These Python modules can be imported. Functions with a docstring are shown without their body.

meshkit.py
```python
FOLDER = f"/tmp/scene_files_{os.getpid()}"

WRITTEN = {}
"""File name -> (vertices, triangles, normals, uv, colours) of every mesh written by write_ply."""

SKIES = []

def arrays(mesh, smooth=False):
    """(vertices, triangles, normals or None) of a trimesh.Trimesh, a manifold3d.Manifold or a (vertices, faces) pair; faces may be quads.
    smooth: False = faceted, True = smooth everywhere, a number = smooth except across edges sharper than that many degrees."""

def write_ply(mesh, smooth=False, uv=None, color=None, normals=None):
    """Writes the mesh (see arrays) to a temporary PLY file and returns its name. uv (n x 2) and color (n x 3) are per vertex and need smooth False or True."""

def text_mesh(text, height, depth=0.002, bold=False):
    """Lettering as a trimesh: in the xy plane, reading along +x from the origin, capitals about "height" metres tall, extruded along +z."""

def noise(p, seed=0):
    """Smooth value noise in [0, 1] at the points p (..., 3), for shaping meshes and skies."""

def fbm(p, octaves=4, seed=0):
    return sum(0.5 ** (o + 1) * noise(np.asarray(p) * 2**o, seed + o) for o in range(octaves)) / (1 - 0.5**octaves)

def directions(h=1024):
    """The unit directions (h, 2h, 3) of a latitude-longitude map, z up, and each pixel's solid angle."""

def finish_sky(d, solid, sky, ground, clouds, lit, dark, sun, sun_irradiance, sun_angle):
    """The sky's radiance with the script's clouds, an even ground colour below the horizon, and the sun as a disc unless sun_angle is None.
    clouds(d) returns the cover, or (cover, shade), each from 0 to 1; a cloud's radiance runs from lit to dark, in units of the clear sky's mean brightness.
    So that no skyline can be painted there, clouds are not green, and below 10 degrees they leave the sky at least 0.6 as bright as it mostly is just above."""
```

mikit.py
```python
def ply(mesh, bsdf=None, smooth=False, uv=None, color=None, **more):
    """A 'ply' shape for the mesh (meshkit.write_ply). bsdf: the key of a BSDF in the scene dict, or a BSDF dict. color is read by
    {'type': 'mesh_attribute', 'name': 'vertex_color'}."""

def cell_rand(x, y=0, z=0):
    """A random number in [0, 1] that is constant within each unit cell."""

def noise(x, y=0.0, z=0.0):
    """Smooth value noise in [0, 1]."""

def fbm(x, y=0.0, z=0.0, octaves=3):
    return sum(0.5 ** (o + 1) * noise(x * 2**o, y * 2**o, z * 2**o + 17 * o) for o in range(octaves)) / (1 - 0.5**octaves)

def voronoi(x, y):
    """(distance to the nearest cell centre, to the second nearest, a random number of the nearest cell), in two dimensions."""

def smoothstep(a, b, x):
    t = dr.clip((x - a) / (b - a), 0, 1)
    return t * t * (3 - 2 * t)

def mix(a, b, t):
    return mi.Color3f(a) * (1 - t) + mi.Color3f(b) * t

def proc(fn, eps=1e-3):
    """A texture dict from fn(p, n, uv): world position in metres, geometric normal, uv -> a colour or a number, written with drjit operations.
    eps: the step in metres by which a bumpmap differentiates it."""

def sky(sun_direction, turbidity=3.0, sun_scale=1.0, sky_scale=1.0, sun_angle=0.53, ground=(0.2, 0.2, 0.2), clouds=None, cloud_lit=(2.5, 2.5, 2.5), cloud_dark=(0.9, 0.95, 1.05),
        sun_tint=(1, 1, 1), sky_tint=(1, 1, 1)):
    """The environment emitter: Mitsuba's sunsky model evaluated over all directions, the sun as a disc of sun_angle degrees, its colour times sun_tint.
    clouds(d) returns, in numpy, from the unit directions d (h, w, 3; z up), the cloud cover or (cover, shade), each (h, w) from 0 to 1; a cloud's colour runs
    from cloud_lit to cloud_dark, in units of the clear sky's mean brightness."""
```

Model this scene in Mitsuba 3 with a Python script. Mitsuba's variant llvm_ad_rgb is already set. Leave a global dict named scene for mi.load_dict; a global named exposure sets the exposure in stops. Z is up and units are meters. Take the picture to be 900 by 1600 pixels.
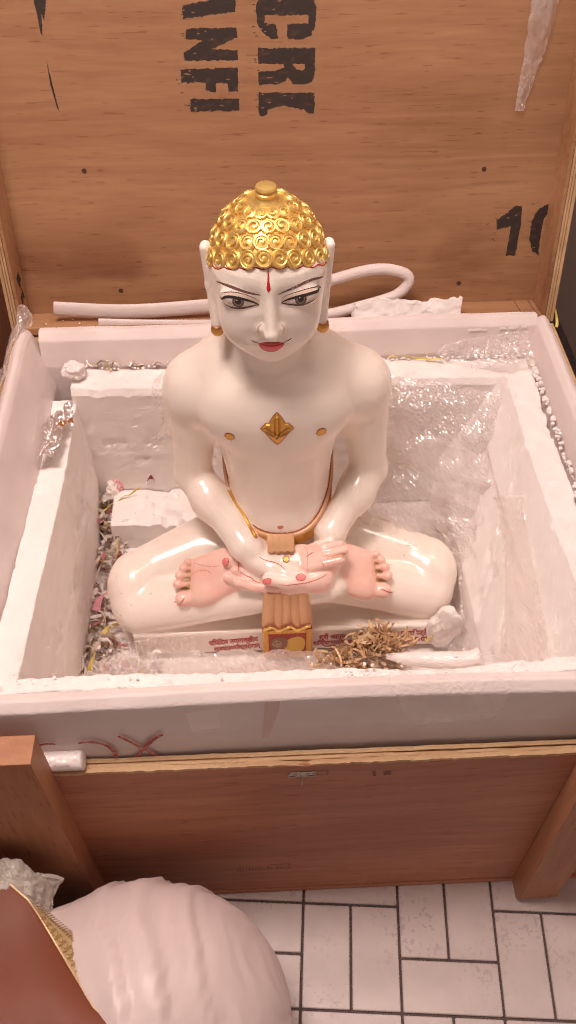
import math, random, glob, numpy as np, trimesh, mitsuba as mi, drjit as dr, mikit, meshkit
from mikit import proc, noise, fbm, voronoi, smoothstep, mix, cell_rand
from shapely.geometry import Polygon, LineString, Point, box as sbox
from shapely import affinity, unary_union
T = mi.ScalarTransform4f
scene, labels = {}, {}
RNG = np.random.default_rng(7)

# ------------------------------------------------------------------ camera, light, exposure
CAM = np.array([-0.0500, -0.4788, 1.4586]); FWD = np.array([0.02626, 0.66594, -0.74554]); UP = np.array([0.03349, 0.74480, 0.66645])
scene['camera'] = {'type': 'perspective', 'fov': 2*math.degrees(math.atan(450/1348.92)), 'fov_axis': 'x', 'near_clip': 0.05, 'far_clip': 60.0,
                   'to_world': T().look_at(origin=CAM.tolist(), target=(CAM+FWD).tolist(), up=UP.tolist())}
exposure = 1.17
def lamp(key, c, target, w, h, rad):
    scene[key] = {'type': 'rectangle', 'to_world': T().look_at(origin=list(c), target=list(target), up=[0, 1, 0.01]).scale([w/2, h/2, 1]),
                  'emitter': {'type': 'area', 'radiance': {'type': 'rgb', 'value': list(rad)}}}
    labels[key] = {'label': 'lamp', 'category': 'lamp'}
lamp('ceiling_lamp', (-0.50, 0.20, 2.75), (-0.1, 0.4, 0.4), 0.6, 0.5, (24.0, 19.2, 17.2))
lamp('ceiling_lamp_001', (0.55, 0.75, 2.75), (0.2, 0.5, 0.4), 0.9, 0.12, (17, 14.0, 12.5))
labels['ceiling_lamp']['label'] = 'square ceiling lamp above the crate, out of view on the left'
labels['ceiling_lamp_001']['label'] = 'narrow ceiling lamp above the crate lid, out of view'
scene['room_light'] = {'type': 'constant', 'radiance': {'type': 'rgb', 'value': [0.130, 0.100, 0.089]}}

# ------------------------------------------------------------------ helpers
def num(key):
    if key not in scene and not any(k.startswith(key+'__') for k in scene): return key
    n = 1
    while f'{key}_{n:03d}' in scene or any(k.startswith(f'{key}_{n:03d}__') for k in scene): n += 1
    return f'{key}_{n:03d}'
_cnt = {}
def nxt(key):
    n = _cnt.get(key, 0); _cnt[key] = n+1
    return key if n == 0 else f'{key}_{n:03d}'
def add(key, mesh, bsdf, smooth=False, label=None, cat=None, group=None, kind=None, **kw):
    key = nxt(key)
    scene[key] = mikit.ply(mesh, bsdf, smooth=smooth, **kw)
    tag(key, label, cat, group, kind)
    return key
def tag(key, label=None, cat=None, group=None, kind=None):
    d = {k: v for k, v in (('label', label), ('category', cat), ('group', group), ('kind', kind)) if v}
    if d: labels.setdefault(key, {}).update(d)
def cat_(ms):
    return trimesh.util.concatenate([m if isinstance(m, trimesh.Trimesh) else trimesh.Trimesh(*m, process=False) for m in ms])
def rbox(lo, hi, r=0.003):
    """box with chamfered edges"""
    lo, hi = np.minimum(lo, hi).astype(float), np.maximum(lo, hi).astype(float)
    r = min(r, 0.45*(hi-lo).min())
    pts = []
    for s in np.ndindex(2, 2, 2):
        c = np.where(np.array(s) == 1, hi, lo); d = np.where(np.array(s) == 1, -1, 1)*r
        for a in range(3):
            q = c.copy()
            for b in range(3):
                if b != a: q[b] += d[b]
            pts.append(q)
    return trimesh.convex.convex_hull(np.array(pts))
def tube(pts, rad, sides=8, closed_caps=True, flat=1.0, up=None):
    p = np.asarray(pts, float); n = len(p); rad = np.broadcast_to(rad, (n,)).astype(float)
    t = np.gradient(p, axis=0); t /= np.linalg.norm(t, axis=1, keepdims=True)+1e-12
    a = np.array(up if up is not None else ([0, 0, 1.0] if abs(t[0, 2]) < 0.8 else [1.0, 0, 0]))
    A = []
    for i in range(n):
        a = a-t[i]*(a@t[i]); a /= np.linalg.norm(a)+1e-12; A.append(a)
    A = np.array(A); B = np.cross(t, A)
    ang = np.arange(sides)*2*np.pi/sides
    v = p[:, None]+rad[:, None, None]*(flat*np.cos(ang)[None, :, None]*A[:, None]+np.sin(ang)[None, :, None]*B[:, None])
    v = v.reshape(-1, 3); f = []
    for i in range(n-1):
        for j in range(sides):
            k = (j+1) % sides
            f += [[i*sides+j, i*sides+k, (i+1)*sides+k], [i*sides+j, (i+1)*sides+k, (i+1)*sides+j]]
    if closed_caps:
        v = np.vstack([v, p[0], p[-1]]); m = len(v)
        for j in range(sides):
            k = (j+1) % sides
            f += [[m-2, k, j], [m-1, (n-1)*sides+j, (n-1)*sides+k]]
    return trimesh.Trimesh(v, f, process=False)
def spline(pts, n):
    from scipy.interpolate import CubicSpline
    p = np.asarray(pts, float); d = np.r_[0, np.cumsum(np.linalg.norm(np.diff(p[:, :3], axis=0), axis=1))]
    return CubicSpline(d, p)(np.linspace(0, d[-1], n))
def lathe(prof, n=32):
    return trimesh.creation.revolve(np.asarray(prof, float), sections=n)
def grid_mesh(P):
    """P (h, w, 3) -> surface"""
    h, w = P.shape[:2]; i = np.arange(h*w).reshape(h, w)
    q = np.stack([i[:-1, :-1], i[:-1, 1:], i[1:, 1:], i[1:, :-1]], -1).reshape(-1, 4)
    return trimesh.Trimesh(P.reshape(-1, 3), np.vstack([q[:, [0, 1, 2]], q[:, [0, 2, 3]]]), process=False)
def thick(P, t):
    """a closed thin slab from grid P, thickness t along its normals"""
    du = np.gradient(P, axis=1); dv = np.gradient(P, axis=0); n = np.cross(du, dv); n /= np.linalg.norm(n, axis=-1, keepdims=True)+1e-12
    Q = P-n*t; h, w = P.shape[:2]; N = h*w; i = np.arange(N).reshape(h, w)
    q = np.stack([i[:-1, :-1], i[:-1, 1:], i[1:, 1:], i[1:, :-1]], -1).reshape(-1, 4)
    b = np.concatenate([i[0, :], i[1:, -1], i[-1, -2::-1], i[-2:0:-1, 0]]); c = np.roll(b, -1)
    F = np.vstack([q[:, [0, 1, 2]], q[:, [0, 2, 3]], q[:, [0, 2, 1]]+N, q[:, [0, 3, 2]]+N, np.stack([b, b+N, c+N], 1), np.stack([b, c+N, c], 1)])
    return trimesh.Trimesh(np.vstack([P.reshape(-1, 3), Q.reshape(-1, 3)]), F, process=False)
def nz(P, s, seed=0, o=3): return meshkit.fbm(np.asarray(P)*s, o, seed)-0.5

# ------------------------------------------------------------------ materials
def rgb(*c): return {'type': 'rgb', 'value': list(c)}
def P_(col, rough=0.5, **k):
    return {'type': 'twosided', 'bsdf': {'type': 'principled', 'base_color': col if isinstance(col, dict) else rgb(*col), 'roughness': rough, **k}}
def bump(inner, fn, scale, eps=8e-4):
    return {'type': 'twosided', 'bsdf': {'type': 'bumpmap', 'arbitrary': proc(fn, eps), 'scale': scale, 'bsdf': inner['bsdf'] if inner['type'] == 'twosided' else inner}}
def wood_fn(light, dark, axis, across, third, sc=1.0, stain=0.0):
    def fn(p, n, uv):
        q = [p.x, p.y, p.z]; a, b, c = q[axis], q[across], q[third]
        w = fbm(a*2.2*sc, b*9*sc, c*9, 3)
        g = fbm(a*7*sc+w*2.0, b*95*sc+w*9, c*95, 4)
        g2 = noise(a*28*sc, b*420*sc, c*420)
        bl = smoothstep(0.5, 0.78, fbm(a*3.1+9, b*5.0+3, c*5+1, 3))
        t = dr.clip(0.55*w+0.55*g-0.10+0.16*(g2-0.5)+0.22*bl, 0, 1)
        pore = smoothstep(0.80, 0.9, noise(a*40+5, b*520, c*520))*0.35
        st = smoothstep(0.50, 0.72, fbm(a*6+3, b*9+2, c*9, 4))*smoothstep(0.66, 0.50, p.z)*stain
        return mix(light, dark, dr.clip(t+pore+0.55*st, 0, 1.15))
    return fn
scene['wood_lid'] = P_(proc(wood_fn((0.44, 0.250, 0.135), (0.225, 0.100, 0.050), 0, 2, 1, 1.0, 1.0)), 0.55, specular=0.3)
scene['wood_front'] = P_(proc(wood_fn((0.47, 0.212, 0.122), (0.28, 0.100, 0.056), 0, 2, 1)), 0.5, specular=0.35)
scene['wood_post'] = P_(proc(wood_fn((0.44, 0.21, 0.11), (0.25, 0.10, 0.052), 2, 0, 1, 0.8)), 0.5, specular=0.35)
def ply_fn(p, n, uv):
    g = fbm(p.x*14, p.y*60, p.z*14, 3); s = noise(p.x*5, p.y*330, p.z*5)
    return mix((0.60, 0.42, 0.24), (0.33, 0.18, 0.085), dr.clip(0.15+0.6*g+0.5*(s-0.5), 0, 1))
scene['ply_edge'] = P_(proc(ply_fn), 0.7)
scene['ply_gap'] = P_((0.07, 0.03, 0.015), 0.9)
def foam_fn(p, n, uv):
    s = fbm(p.x*18, p.y*18, p.z*18, 3)
    return mix((0.72, 0.645, 0.625), (0.62, 0.535, 0.515), s)
scene['pe_foam'] = bump(P_(proc(foam_fn), 0.55, specular=0.35, sheen=0.2), lambda p, n, uv: fbm(p.x*330, p.y*330, p.z*330, 2), 0.0011)
def styro_h(p, n, uv):
    d = voronoi(p.x*260+p.z*90, p.y*260+p.z*170)[0]
    return dr.minimum(d, 0.7)
def styro_fn(p, n, uv):
    s = fbm(p.x*30, p.y*30, p.z*30, 3)
    return mix((0.86, 0.82, 0.80), (0.77, 0.715, 0.695), s)
scene['styrofoam'] = bump(P_(proc(styro_fn), 0.6, specular=0.3), styro_h, 0.0018, 4e-4)
scene['marble'] = P_({'type': 'mesh_attribute', 'name': 'vertex_color'}, 0.20, specular=0.5, clearcoat=1.0, clearcoat_gloss=0.97)
scene['gold'] = P_((0.86, 0.60, 0.20), 0.40, metallic=0.8)
scene['gold_paint'] = P_((0.62, 0.34, 0.085), 0.36, metallic=0.75)
scene['ochre_paint'] = P_((0.60, 0.345, 0.19), 0.40, metallic=0.15)
scene['red_paint'] = P_((0.42, 0.022, 0.018), 0.35, clearcoat=0.3)
scene['inscription_red'] = P_((0.40, 0.045, 0.04), 0.5)
scene['lip_paint'] = P_((0.62, 0.10, 0.11), 0.3, clearcoat=0.5)
scene['nail_paint'] = P_((0.72, 0.20, 0.20), 0.3, clearcoat=0.5)
scene['brown_paint'] = P_((0.10, 0.04, 0.03), 0.4)
scene['black_paint'] = P_((0.022, 0.016, 0.015), 0.35, clearcoat=0.3)
scene['eye_white'] = P_((0.72, 0.62, 0.56), 0.25, clearcoat=0.6)
scene['iris_paint'] = P_((0.20, 0.155, 0.13), 0.25, clearcoat=0.6)


# ------------------------------------------------------------------ floor of grouted tiles
W, D, H = 1.042, 0.89, 0.4525
CRATE_L = 'large open plywood packing crate with its lid raised behind the statue'
add('floor', rbox((-2.2, -1.6, -0.06), (2.2, 2.2, -0.0045)), 'grout', label='tiled floor with dark grout in front of the crate', kind='structure')
scene['grout'] = P_(proc(lambda p, n, uv: mix((0.125, 0.09, 0.085), (0.07, 0.052, 0.05), noise(p.x*300, p.y*300, 0))), 0.9)
def tile_fn(p, n, uv):
    s = fbm(p.x*34, p.y*34, 0, 4); k = smoothstep(0.60, 0.78, fbm(p.x*210, p.y*210, 3, 2)); c = cell_rand(p.x*9.0, p.y*9.0, 0)
    return mix(mix((0.60, 0.52, 0.50), (0.52, 0.445, 0.425), s), (0.36, 0.30, 0.285), k*smoothstep(0.42, 0.70, fbm(p.x*12+3, p.y*12, 1, 2))*0.55)
scene['tile'] = P_(proc(tile_fn), 0.42, specular=0.45)
U, ca, sa = 0.076, math.cos(-0.0442-0.0394), math.sin(-0.0442-0.0394)
# fitted grid origin, in crate coordinates
OX, OY = -0.0078, -0.0225
def tile(i0, i1, j0, j1):
    g = 0.0021
    m = rbox((i0*U+g, j0*U+g, -0.01), (i1*U-g, j1*U-g, RNG.uniform(-.0004, .0004)), 0.0012)
    v = m.vertices.copy()
    x, y = v[:, 0]+OX, v[:, 1]+OY
    v[:, 0], v[:, 1] = ca*x-sa*y, sa*x+ca*y
    m.vertices = v
    add('floor__tile', m, 'tile')
for col, off in ((-6, 0), (-5, 1), (-4, 2), (-3, 0), (-2, 1), (-1, 2), (0, 0), (1, 1), (2, 0), (3, 1), (4, 2)):
    i = 2*col
    for k in range(-4, 5):
        j = 3*k-2+off          # two upright tiles, then one lying tile
        if j < -10 or (j > 3 and -5 < col < 4): continue        # nothing is laid where the crate hides the floor
        if col == -1: tile(i, i+2, j, j+1); tile(i, i+2, j+1, j+2); tile(i, i+2, j+2, j+3)
        else: tile(i, i+1, j, j+2); tile(i+1, i+2, j, j+2); tile(i, i+2, j+2, j+3)
add('wall', rbox((-2.2, 1.75, -0.05), (0.79, 1.85, 2.0)), 'grey_wall', label='dull grey brown wall behind the raised lid', kind='structure')
add('wall', rbox((0.80, -1.5, -0.05), (0.9, 2.2, 2.0)), 'grey_wall', label='dull grey brown wall to the right of the crate', kind='structure')
scene['grey_wall'] = P_(proc(lambda p, n, uv: mix((0.52, 0.43, 0.39), (0.40, 0.325, 0.295), fbm(p.x*4, p.y*4, p.z*4, 4))), 0.7)

add('leaning_board', rbox((-0.64, 0.30, 0.0), (-0.60, 1.30, 0.95)), 'wood_front', label='brown board standing behind the left side of the crate', cat='board')

# ------------------------------------------------------------------ crate
C = 'packing_crate'
tag(C, CRATE_L, 'crate')
t = 0.018
def board(key, lo, hi, m, r=0.0015, label=None): return add(key, rbox(lo, hi, r), m, label=label)
# front panel: outer veneer, pale plies above with open gaps in the top edge
board(C+'__front_panel', (-W/2, 0, 0.010), (W/2, 0.0042, H-0.0032), 'wood_front')
x = np.linspace(-W/2, W/2, 260)
def ply_strip(y0, y1, z0, ztop, seed, rag=0.0016):
    zt = ztop+rag*(meshkit.fbm(np.stack([x*40, x*0, x*0+seed], 1), 3)-0.5)*2
    if seed == 3: zt -= 0.004*np.exp(-((x+0.012)/0.02)**2)*(0.5+meshkit.noise(np.stack([x*260, x*0, x*0], 1)))
    y0a = y0+0*x; y1a = y1+0*x
    if seed == 3: y0a = y0-0.0009*np.clip(meshkit.noise(np.stack([x*170, x*0, x*0+9], 1))-.45, 0, 1)*3
    P = np.stack([np.stack([x, y0a, z0+0*x], 1), np.stack([x, y0a, zt], 1), np.stack([x, y1a, zt], 1), np.stack([x, y1a, z0+0*x], 1)], 0)
    return grid_mesh(P)
for q, (a, b, zt) in enumerate(((0.0, 0.0062, H), (0.0064, 0.0108, H-0.0008), (0.0122, 0.018, H+0.0012))):
    add(C+'__front_panel__ply', ply_strip(a+0.0003, b, H-0.005 if q == 0 else 0.40, zt, (3, 5, 8)[q]), 'ply_edge')
add(C+'__front_panel__ply', rbox((-W/2, 0.0108, 0.40), (0.10, 0.0122, H-0.001)), 'ply_edge')
add(C+'__front_panel__core', rbox((-W/2+.002, 0.0045, 0.012), (W/2-.002, 0.0178, 0.44)), 'ply_gap')
board(C+'__bottom_panel', (-W/2, -0.003, 0.001), (W/2, D, 0.0105), 'wood_front')
board(C+'__side_panel', (-W/2, 0.0185, 0.011), (-W/2+t, D-0.0005, H), 'ply_edge')
board(C+'__side_panel', (W/2-t, 0.0185, 0.011), (W/2, D-0.0005, H), 'ply_edge')
board(C+'__back_panel', (-W/2+t+.0005, D-t, 0.011), (W/2-t-.0005, D, H), 'ply_edge')
board(C+'__floor_panel', (-W/2+t+.0005, t+.001, 0.011), (W/2-t-.0005, D-t-.001, 0.03), 'ply_edge')
def post(x0, x1, top):
    m = trimesh.creation.box((x1-x0, 0.036, top)); m.apply_translation(((x0+x1)/2, -0.0184, top/2))
    v = m.vertices; v[:, 1] += np.where(v[:, 2] < 0.01, 0, 0)
    pts = [(-0.0365, 0.0), (-0.0365, top), (-0.0006, top), (-0.0006, 0.0)]
    poly = Polygon([(-0.0006, 0.0), (-0.0006, top), (-0.0365, top), (-0.0365, 0.022), (-0.033, 0.006), (-0.028, 0.0)]).buffer(-0.001).buffer(0.001)
    m = trimesh.creation.extrude_polygon(poly, x1-x0, engine='earcut'); v = m.vertices.copy()
    m.vertices = np.stack([v[:, 2]+x0, v[:, 0], v[:, 1]], 1)
    return m
add(C+'__corner_post', post(-0.425, -0.3205, 0.557), 'wood_post', label='left upright batten on the front of the crate')
add(C+'__corner_post', post(0.334, 0.394, 0.557), 'wood_post', label='right upright batten on the front of the crate')
# hasp: bent staple plate with a hanging tongue
sp = [rbox((-0.030, -0.0022, 0.4215), (0.003, -0.0002, 0.4325), 0.0006), tube([(-0.0275+0.0055*math.cos(a), -0.0028, 0.4268+0.0035*math.sin(a)) for a in np.linspace(0, 6.28, 14)], 0.0009, 6),
      tube([(-0.003+0.0055*math.cos(a), -0.0028, 0.4268+0.0035*math.sin(a)) for a in np.linspace(0, 6.28, 14)], 0.0009, 6)]
hp = C+'__hasp'; add(hp, cat_(sp), 'dull_metal', label='small metal hasp at the top middle of the front panel')
add(hp+'__tongue', tube([(-0.0155, -0.0035, 0.4315), (-0.0152, -0.006, 0.425), (-0.0150, -0.0055, 0.410), (-0.0156, -0.004, 0.4015)], [0.0026, 0.0027, 0.0022, 0.0016], 6, flat=0.5), 'dull_metal')
pl = LineString([(0.0045, 0.4215), (0.0178, 0.4212), (0.018, 0.4325), (-0.002, 0.4328)]).buffer(0.0004)
scene['dull_metal'] = P_((0.42, 0.37, 0.33), 0.38, metallic=0.9)
scene['stamp_ink'] = P_((0.17, 0.055, 0.035), 0.6)
scene['stencil_ink'] = P_(proc(lambda p, n, uv: mix((0.032, 0.020, 0.017), (0.062, 0.034, 0.023), smoothstep(0.55, 0.8, fbm(p.x*90, p.y*120, p.z*140, 3)))), 0.6)
def flat(poly, fn, thick_=0.0):
    """a shapely figure as a triangulated sheet, its corners mapped by fn(u, v) -> xyz"""
    out = []
    for g in getattr(poly, 'geoms', [poly]):
        if g.is_empty or g.area < 1e-12 or g.geom_type != 'Polygon': continue
        v, f = trimesh.creation.triangulate_polygon(g, engine='earcut')
        out.append((np.array([fn(a, b) for a, b in v]), f))
    return cat_(out)
add(C+'__front_panel__scratch', flat(unary_union([affinity.rotate(affinity.scale(Point(a_, b_).buffer(.001, quad_segs=3), l_*1e3/1.0, .45), r_) for a_, b_, l_, r_ in ((-.10, .36, .012, 20), (-.08, .30, .009, 35), (.07, .20, .010, 12), (.16, .33, .007, -8), (-.19, .24, .011, 5), (.23, .15, .008, 40), (.02, .12, .013, 8), (-.25, .17, .010, -15))]), lambda u, v: (u, -.0003, v)), 'scuff', kind='stuff')
scene['scuff'] = P_((0.40, 0.24, 0.16), 0.7)
front = lambda u, v: (u, -0.0004, v)
add(C+'__front_panel__stamp', flat(unary_union([pl]+[sbox(-0.108+i*0.0048, 0.094+i*0.0005, -0.1066+i*0.0048, 0.108-0.004*(i % 3)) for i in range(15)]
    + [LineString([(-0.112, 0.0915), (-0.030, 0.098), (-0.032, 0.117), (-0.062, 0.1145)]).buffer(0.0006), LineString([(-0.112, 0.0915), (-0.112, 0.103)]).buffer(0.0006)]
    + [affinity.rotate(sbox(0.075, 0.412, 0.079, 0.426), 8), affinity.rotate(sbox(0.089, 0.413, 0.099, 0.424), 4)]), front), 'stamp_ink', kind='stuff', label='faint red brown stamp printed on the front panel')
# the lid, leaning back from its hinge
LO, LU, LD = np.array([0, 0.893, H]), np.array([0, 0.204, 0.979]), np.array([0, 0.979, -0.204])
def lidp(x, u, d): return np.array([x, 0, 0])+LO+u*LU+d*LD
def lid_box(key, lo, hi, m, label=None, r=0.0015):
    b = rbox(lo, hi, r); b.vertices = np.array([lidp(*q) for q in b.vertices]); add(key, b, m, label=label)
L = C+'__lid'
LW, LH, LDp = 0.521, 0.875, 0.070
lid_box(L, (-LW, 0.0005, LDp), (LW, LH, LDp+0.012), 'wood_lid', 'raised crate lid with stencilled letters inside')
def side_ply(sx):
    for k, (a, b, d0) in enumerate(((0, .0055, 0.0), (.0065, .0105, .0012), (.0115, .0155, 0.0004), (.0165, .0225, 0.001))):
        xa, xb = (LW-b, LW-a) if sx > 0 else (-LW+a, -LW+b)
        lid_box(L+'__side_board', (xa, 0.0005, d0), (xb, LH, LDp-0.0003), 'wood_lid' if k == 3 else 'ply_edge', r=0.0004)
    xa, xb = (LW-.022, LW-.0005) if sx > 0 else (-LW+.0005, -LW+.022)
    lid_box(L+'__side_board', (xa, 0.001, 0.004), (xb, LH-.001, LDp-0.0006), 'ply_gap', r=0.0004)
side_ply(-1); side_ply(1)
lid_box(L+'__end_board', (-LW+.023, 0.0005, 0.0005), (LW-.023, 0.016, LDp-0.0003), 'wood_lid')
lid_box(L+'__end_board', (-LW+.023, LH-.016, 0.0005), (LW-.023, LH, LDp-0.0003), 'wood_lid')
for xx in (0.4585, 0.4865): lid_box(L+'__end_board__joint', (xx, 0.0155, 0.001), (xx+.0012, 0.0164, LDp-0.001), 'ply_gap', r=0.0001)
for (xx, uu) in ((-0.353, 0.283), (0.3685, 0.270), (0.345, 0.055), (-0.316, 0.058)):
    m = trimesh.creation.cylinder(0.0042, 0.0012, sections=14); m.apply_transform(trimesh.geometry.align_vectors([0, 0, 1], LD)); m.apply_translation(lidp(xx, uu, LDp-0.0002))
    add(L+'__screw', m, 'ply_gap')

# stencilled marks on the inside of the lid, as (across, up) in metres on its panel
def ragged(poly, amp, seed, step=0.002):
    out = []
    for g in getattr(poly, 'geoms', [poly]):
        def jit(r, k):
            q = np.array(LineString(r).segmentize(step).coords)[:-1]
            d = amp*2*(meshkit.fbm(np.c_[q*230, np.full(len(q), seed+k)], 3)-0.5)
            e = amp*2*(meshkit.fbm(np.c_[q*230, np.full(len(q), seed+k+50)], 3)-0.5)
            return q+np.c_[d, e]
        try: out.append(Polygon(jit(g.exterior.coords, 0), [jit(h.coords, 9) for h in g.interiors]).buffer(0))
        except Exception: out.append(g)
    return unary_union(out)
def on_lid(u, v): return lidp(u, v, LDp-0.0004)
R_hole = [(0.022, 0.4483), (0.043, 0.4479), (0.0423, 0.4409), (0.0361, 0.4379), (0.0267, 0.4389)]
LET = [
 [(-0.157, 0.5176), (-0.1571, 0.5365), (-0.1135, 0.5429), (-0.1131, 0.568), (-0.093, 0.565), (-0.093, 0.542), (-0.0785, 0.547), (-0.0785, 0.562), (-0.0690, 0.562), (-0.0716, 0.5265)],
 [(-0.1539, 0.5033), (-0.0719, 0.5033), (-0.0705, 0.4884), (-0.1134, 0.4728), (-0.0704, 0.4707), (-0.0711, 0.4555), (-0.1593, 0.4562), (-0.1598, 0.4681), (-0.1262, 0.4867), (-0.1551, 0.488)],
 [(-0.1665, 0.4441), (-0.0716, 0.4435), (-0.0717, 0.4073), (-0.0891, 0.4076), (-0.0899, 0.4214), (-0.1094, 0.4218), (-0.1109, 0.408), (-0.1266, 0.4089), (-0.1269, 0.4221), (-0.1683, 0.4229)],
 [(-0.1546, 0.3973), (-0.0707, 0.3957), (-0.0721, 0.3771), (-0.1562, 0.3773)],
 [(-0.0381, 0.5318), (-0.0325, 0.5473), (-0.0203, 0.5574), (0.0423, 0.5564), (0.0558, 0.5459), (0.061, 0.5302), (0.0591, 0.5038), (0.0515, 0.4891), (0.0392, 0.4847), (0.0131, 0.4851), (0.0118, 0.5072), (0.0478, 0.5077), (0.0478, 0.5194), (-0.0243, 0.5205), (-0.0246, 0.5089), (-0.0064, 0.5075), (-0.0022, 0.4854), (-0.016, 0.4875), (-0.0296, 0.4959), (-0.0367, 0.5107)],
 [(-0.0364, 0.4723), (0.0593, 0.4718), (0.059, 0.4321), (0.055, 0.4208), (0.0392, 0.4159), (0.0234, 0.417), (0.0124, 0.4273), (0.0076, 0.4216), (-0.005, 0.4176), (-0.0375, 0.4173), (-0.0369, 0.4381), (-0.0078, 0.4381), (0.0064, 0.4429), (0.0064, 0.4486), (-0.0365, 0.4493)],
 [(-0.037, 0.4043), (0.0583, 0.4034), (0.0578, 0.371), (0.0488, 0.3697), (0.0391, 0.3773), (0.0151, 0.3822), (-0.0025, 0.3826), (-0.0202, 0.3785), (-0.0252, 0.3697), (-0.0349, 0.3675), (-0.0386, 0.3729)],
 [(0.404, 0.1757), (0.4355, 0.202), (0.4481, 0.2025), (0.4511, 0.1682), (0.4493, 0.1078), (0.4309, 0.1083), (0.4325, 0.1645), (0.4063, 0.1587)],
 [(0.4984, 0.2046), (0.4994, 0.186), (0.493, 0.1735), (0.4925, 0.1373), (0.4952, 0.1075), (0.4808, 0.1158), (0.4717, 0.1378), (0.4716, 0.1741), (0.4789, 0.1948)]]
for k, q in enumerate(LET):
    po = Polygon(q, [R_hole]) if k == 5 else Polygon(q)
    po = ragged(po.buffer(0), 0.0022, 3+k)
    for j in range(7):        # worn specks, mostly at the frayed left ends
        b = po.bounds; po = po.difference(affinity.scale(Point(b[0]+(b[2]-b[0])*RNG.beta(1, 2.5), RNG.uniform(b[1], b[3])).buffer(0.0012), RNG.uniform(1, 4), 0.7))
    po = unary_union([po]+[affinity.scale(Point(po.bounds[0]-RNG.exponential(0.003)+.002, RNG.uniform(po.bounds[1], po.bounds[3])).buffer(0.0008), 3, .6) for _ in range(5)])
    add(L+'__stencil_letter', flat(po, on_lid), 'stencil_ink')
for k, q in enumerate(([(-0.394, 0.5477), (-0.3704, 0.5659), (-0.3768, 0.5381), (-0.3822, 0.5176), (-0.3849, 0.5288), (-0.3888, 0.4968), (-0.3912, 0.5001), (-0.3921, 0.5289)],
                       [(-0.3889, 0.4612), (-0.3878, 0.4505), (-0.3851, 0.4231), (-0.3805, 0.3809), (-0.3835, 0.3881), (-0.3888, 0.4232)])):
    add(L+'__brush_stroke', flat(ragged(Polygon(q).buffer(0), 0.0008, 40+k), on_lid), 'stencil_ink')
def on_side(u, v): return lidp(-LW+0.0230, u, v)
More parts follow.
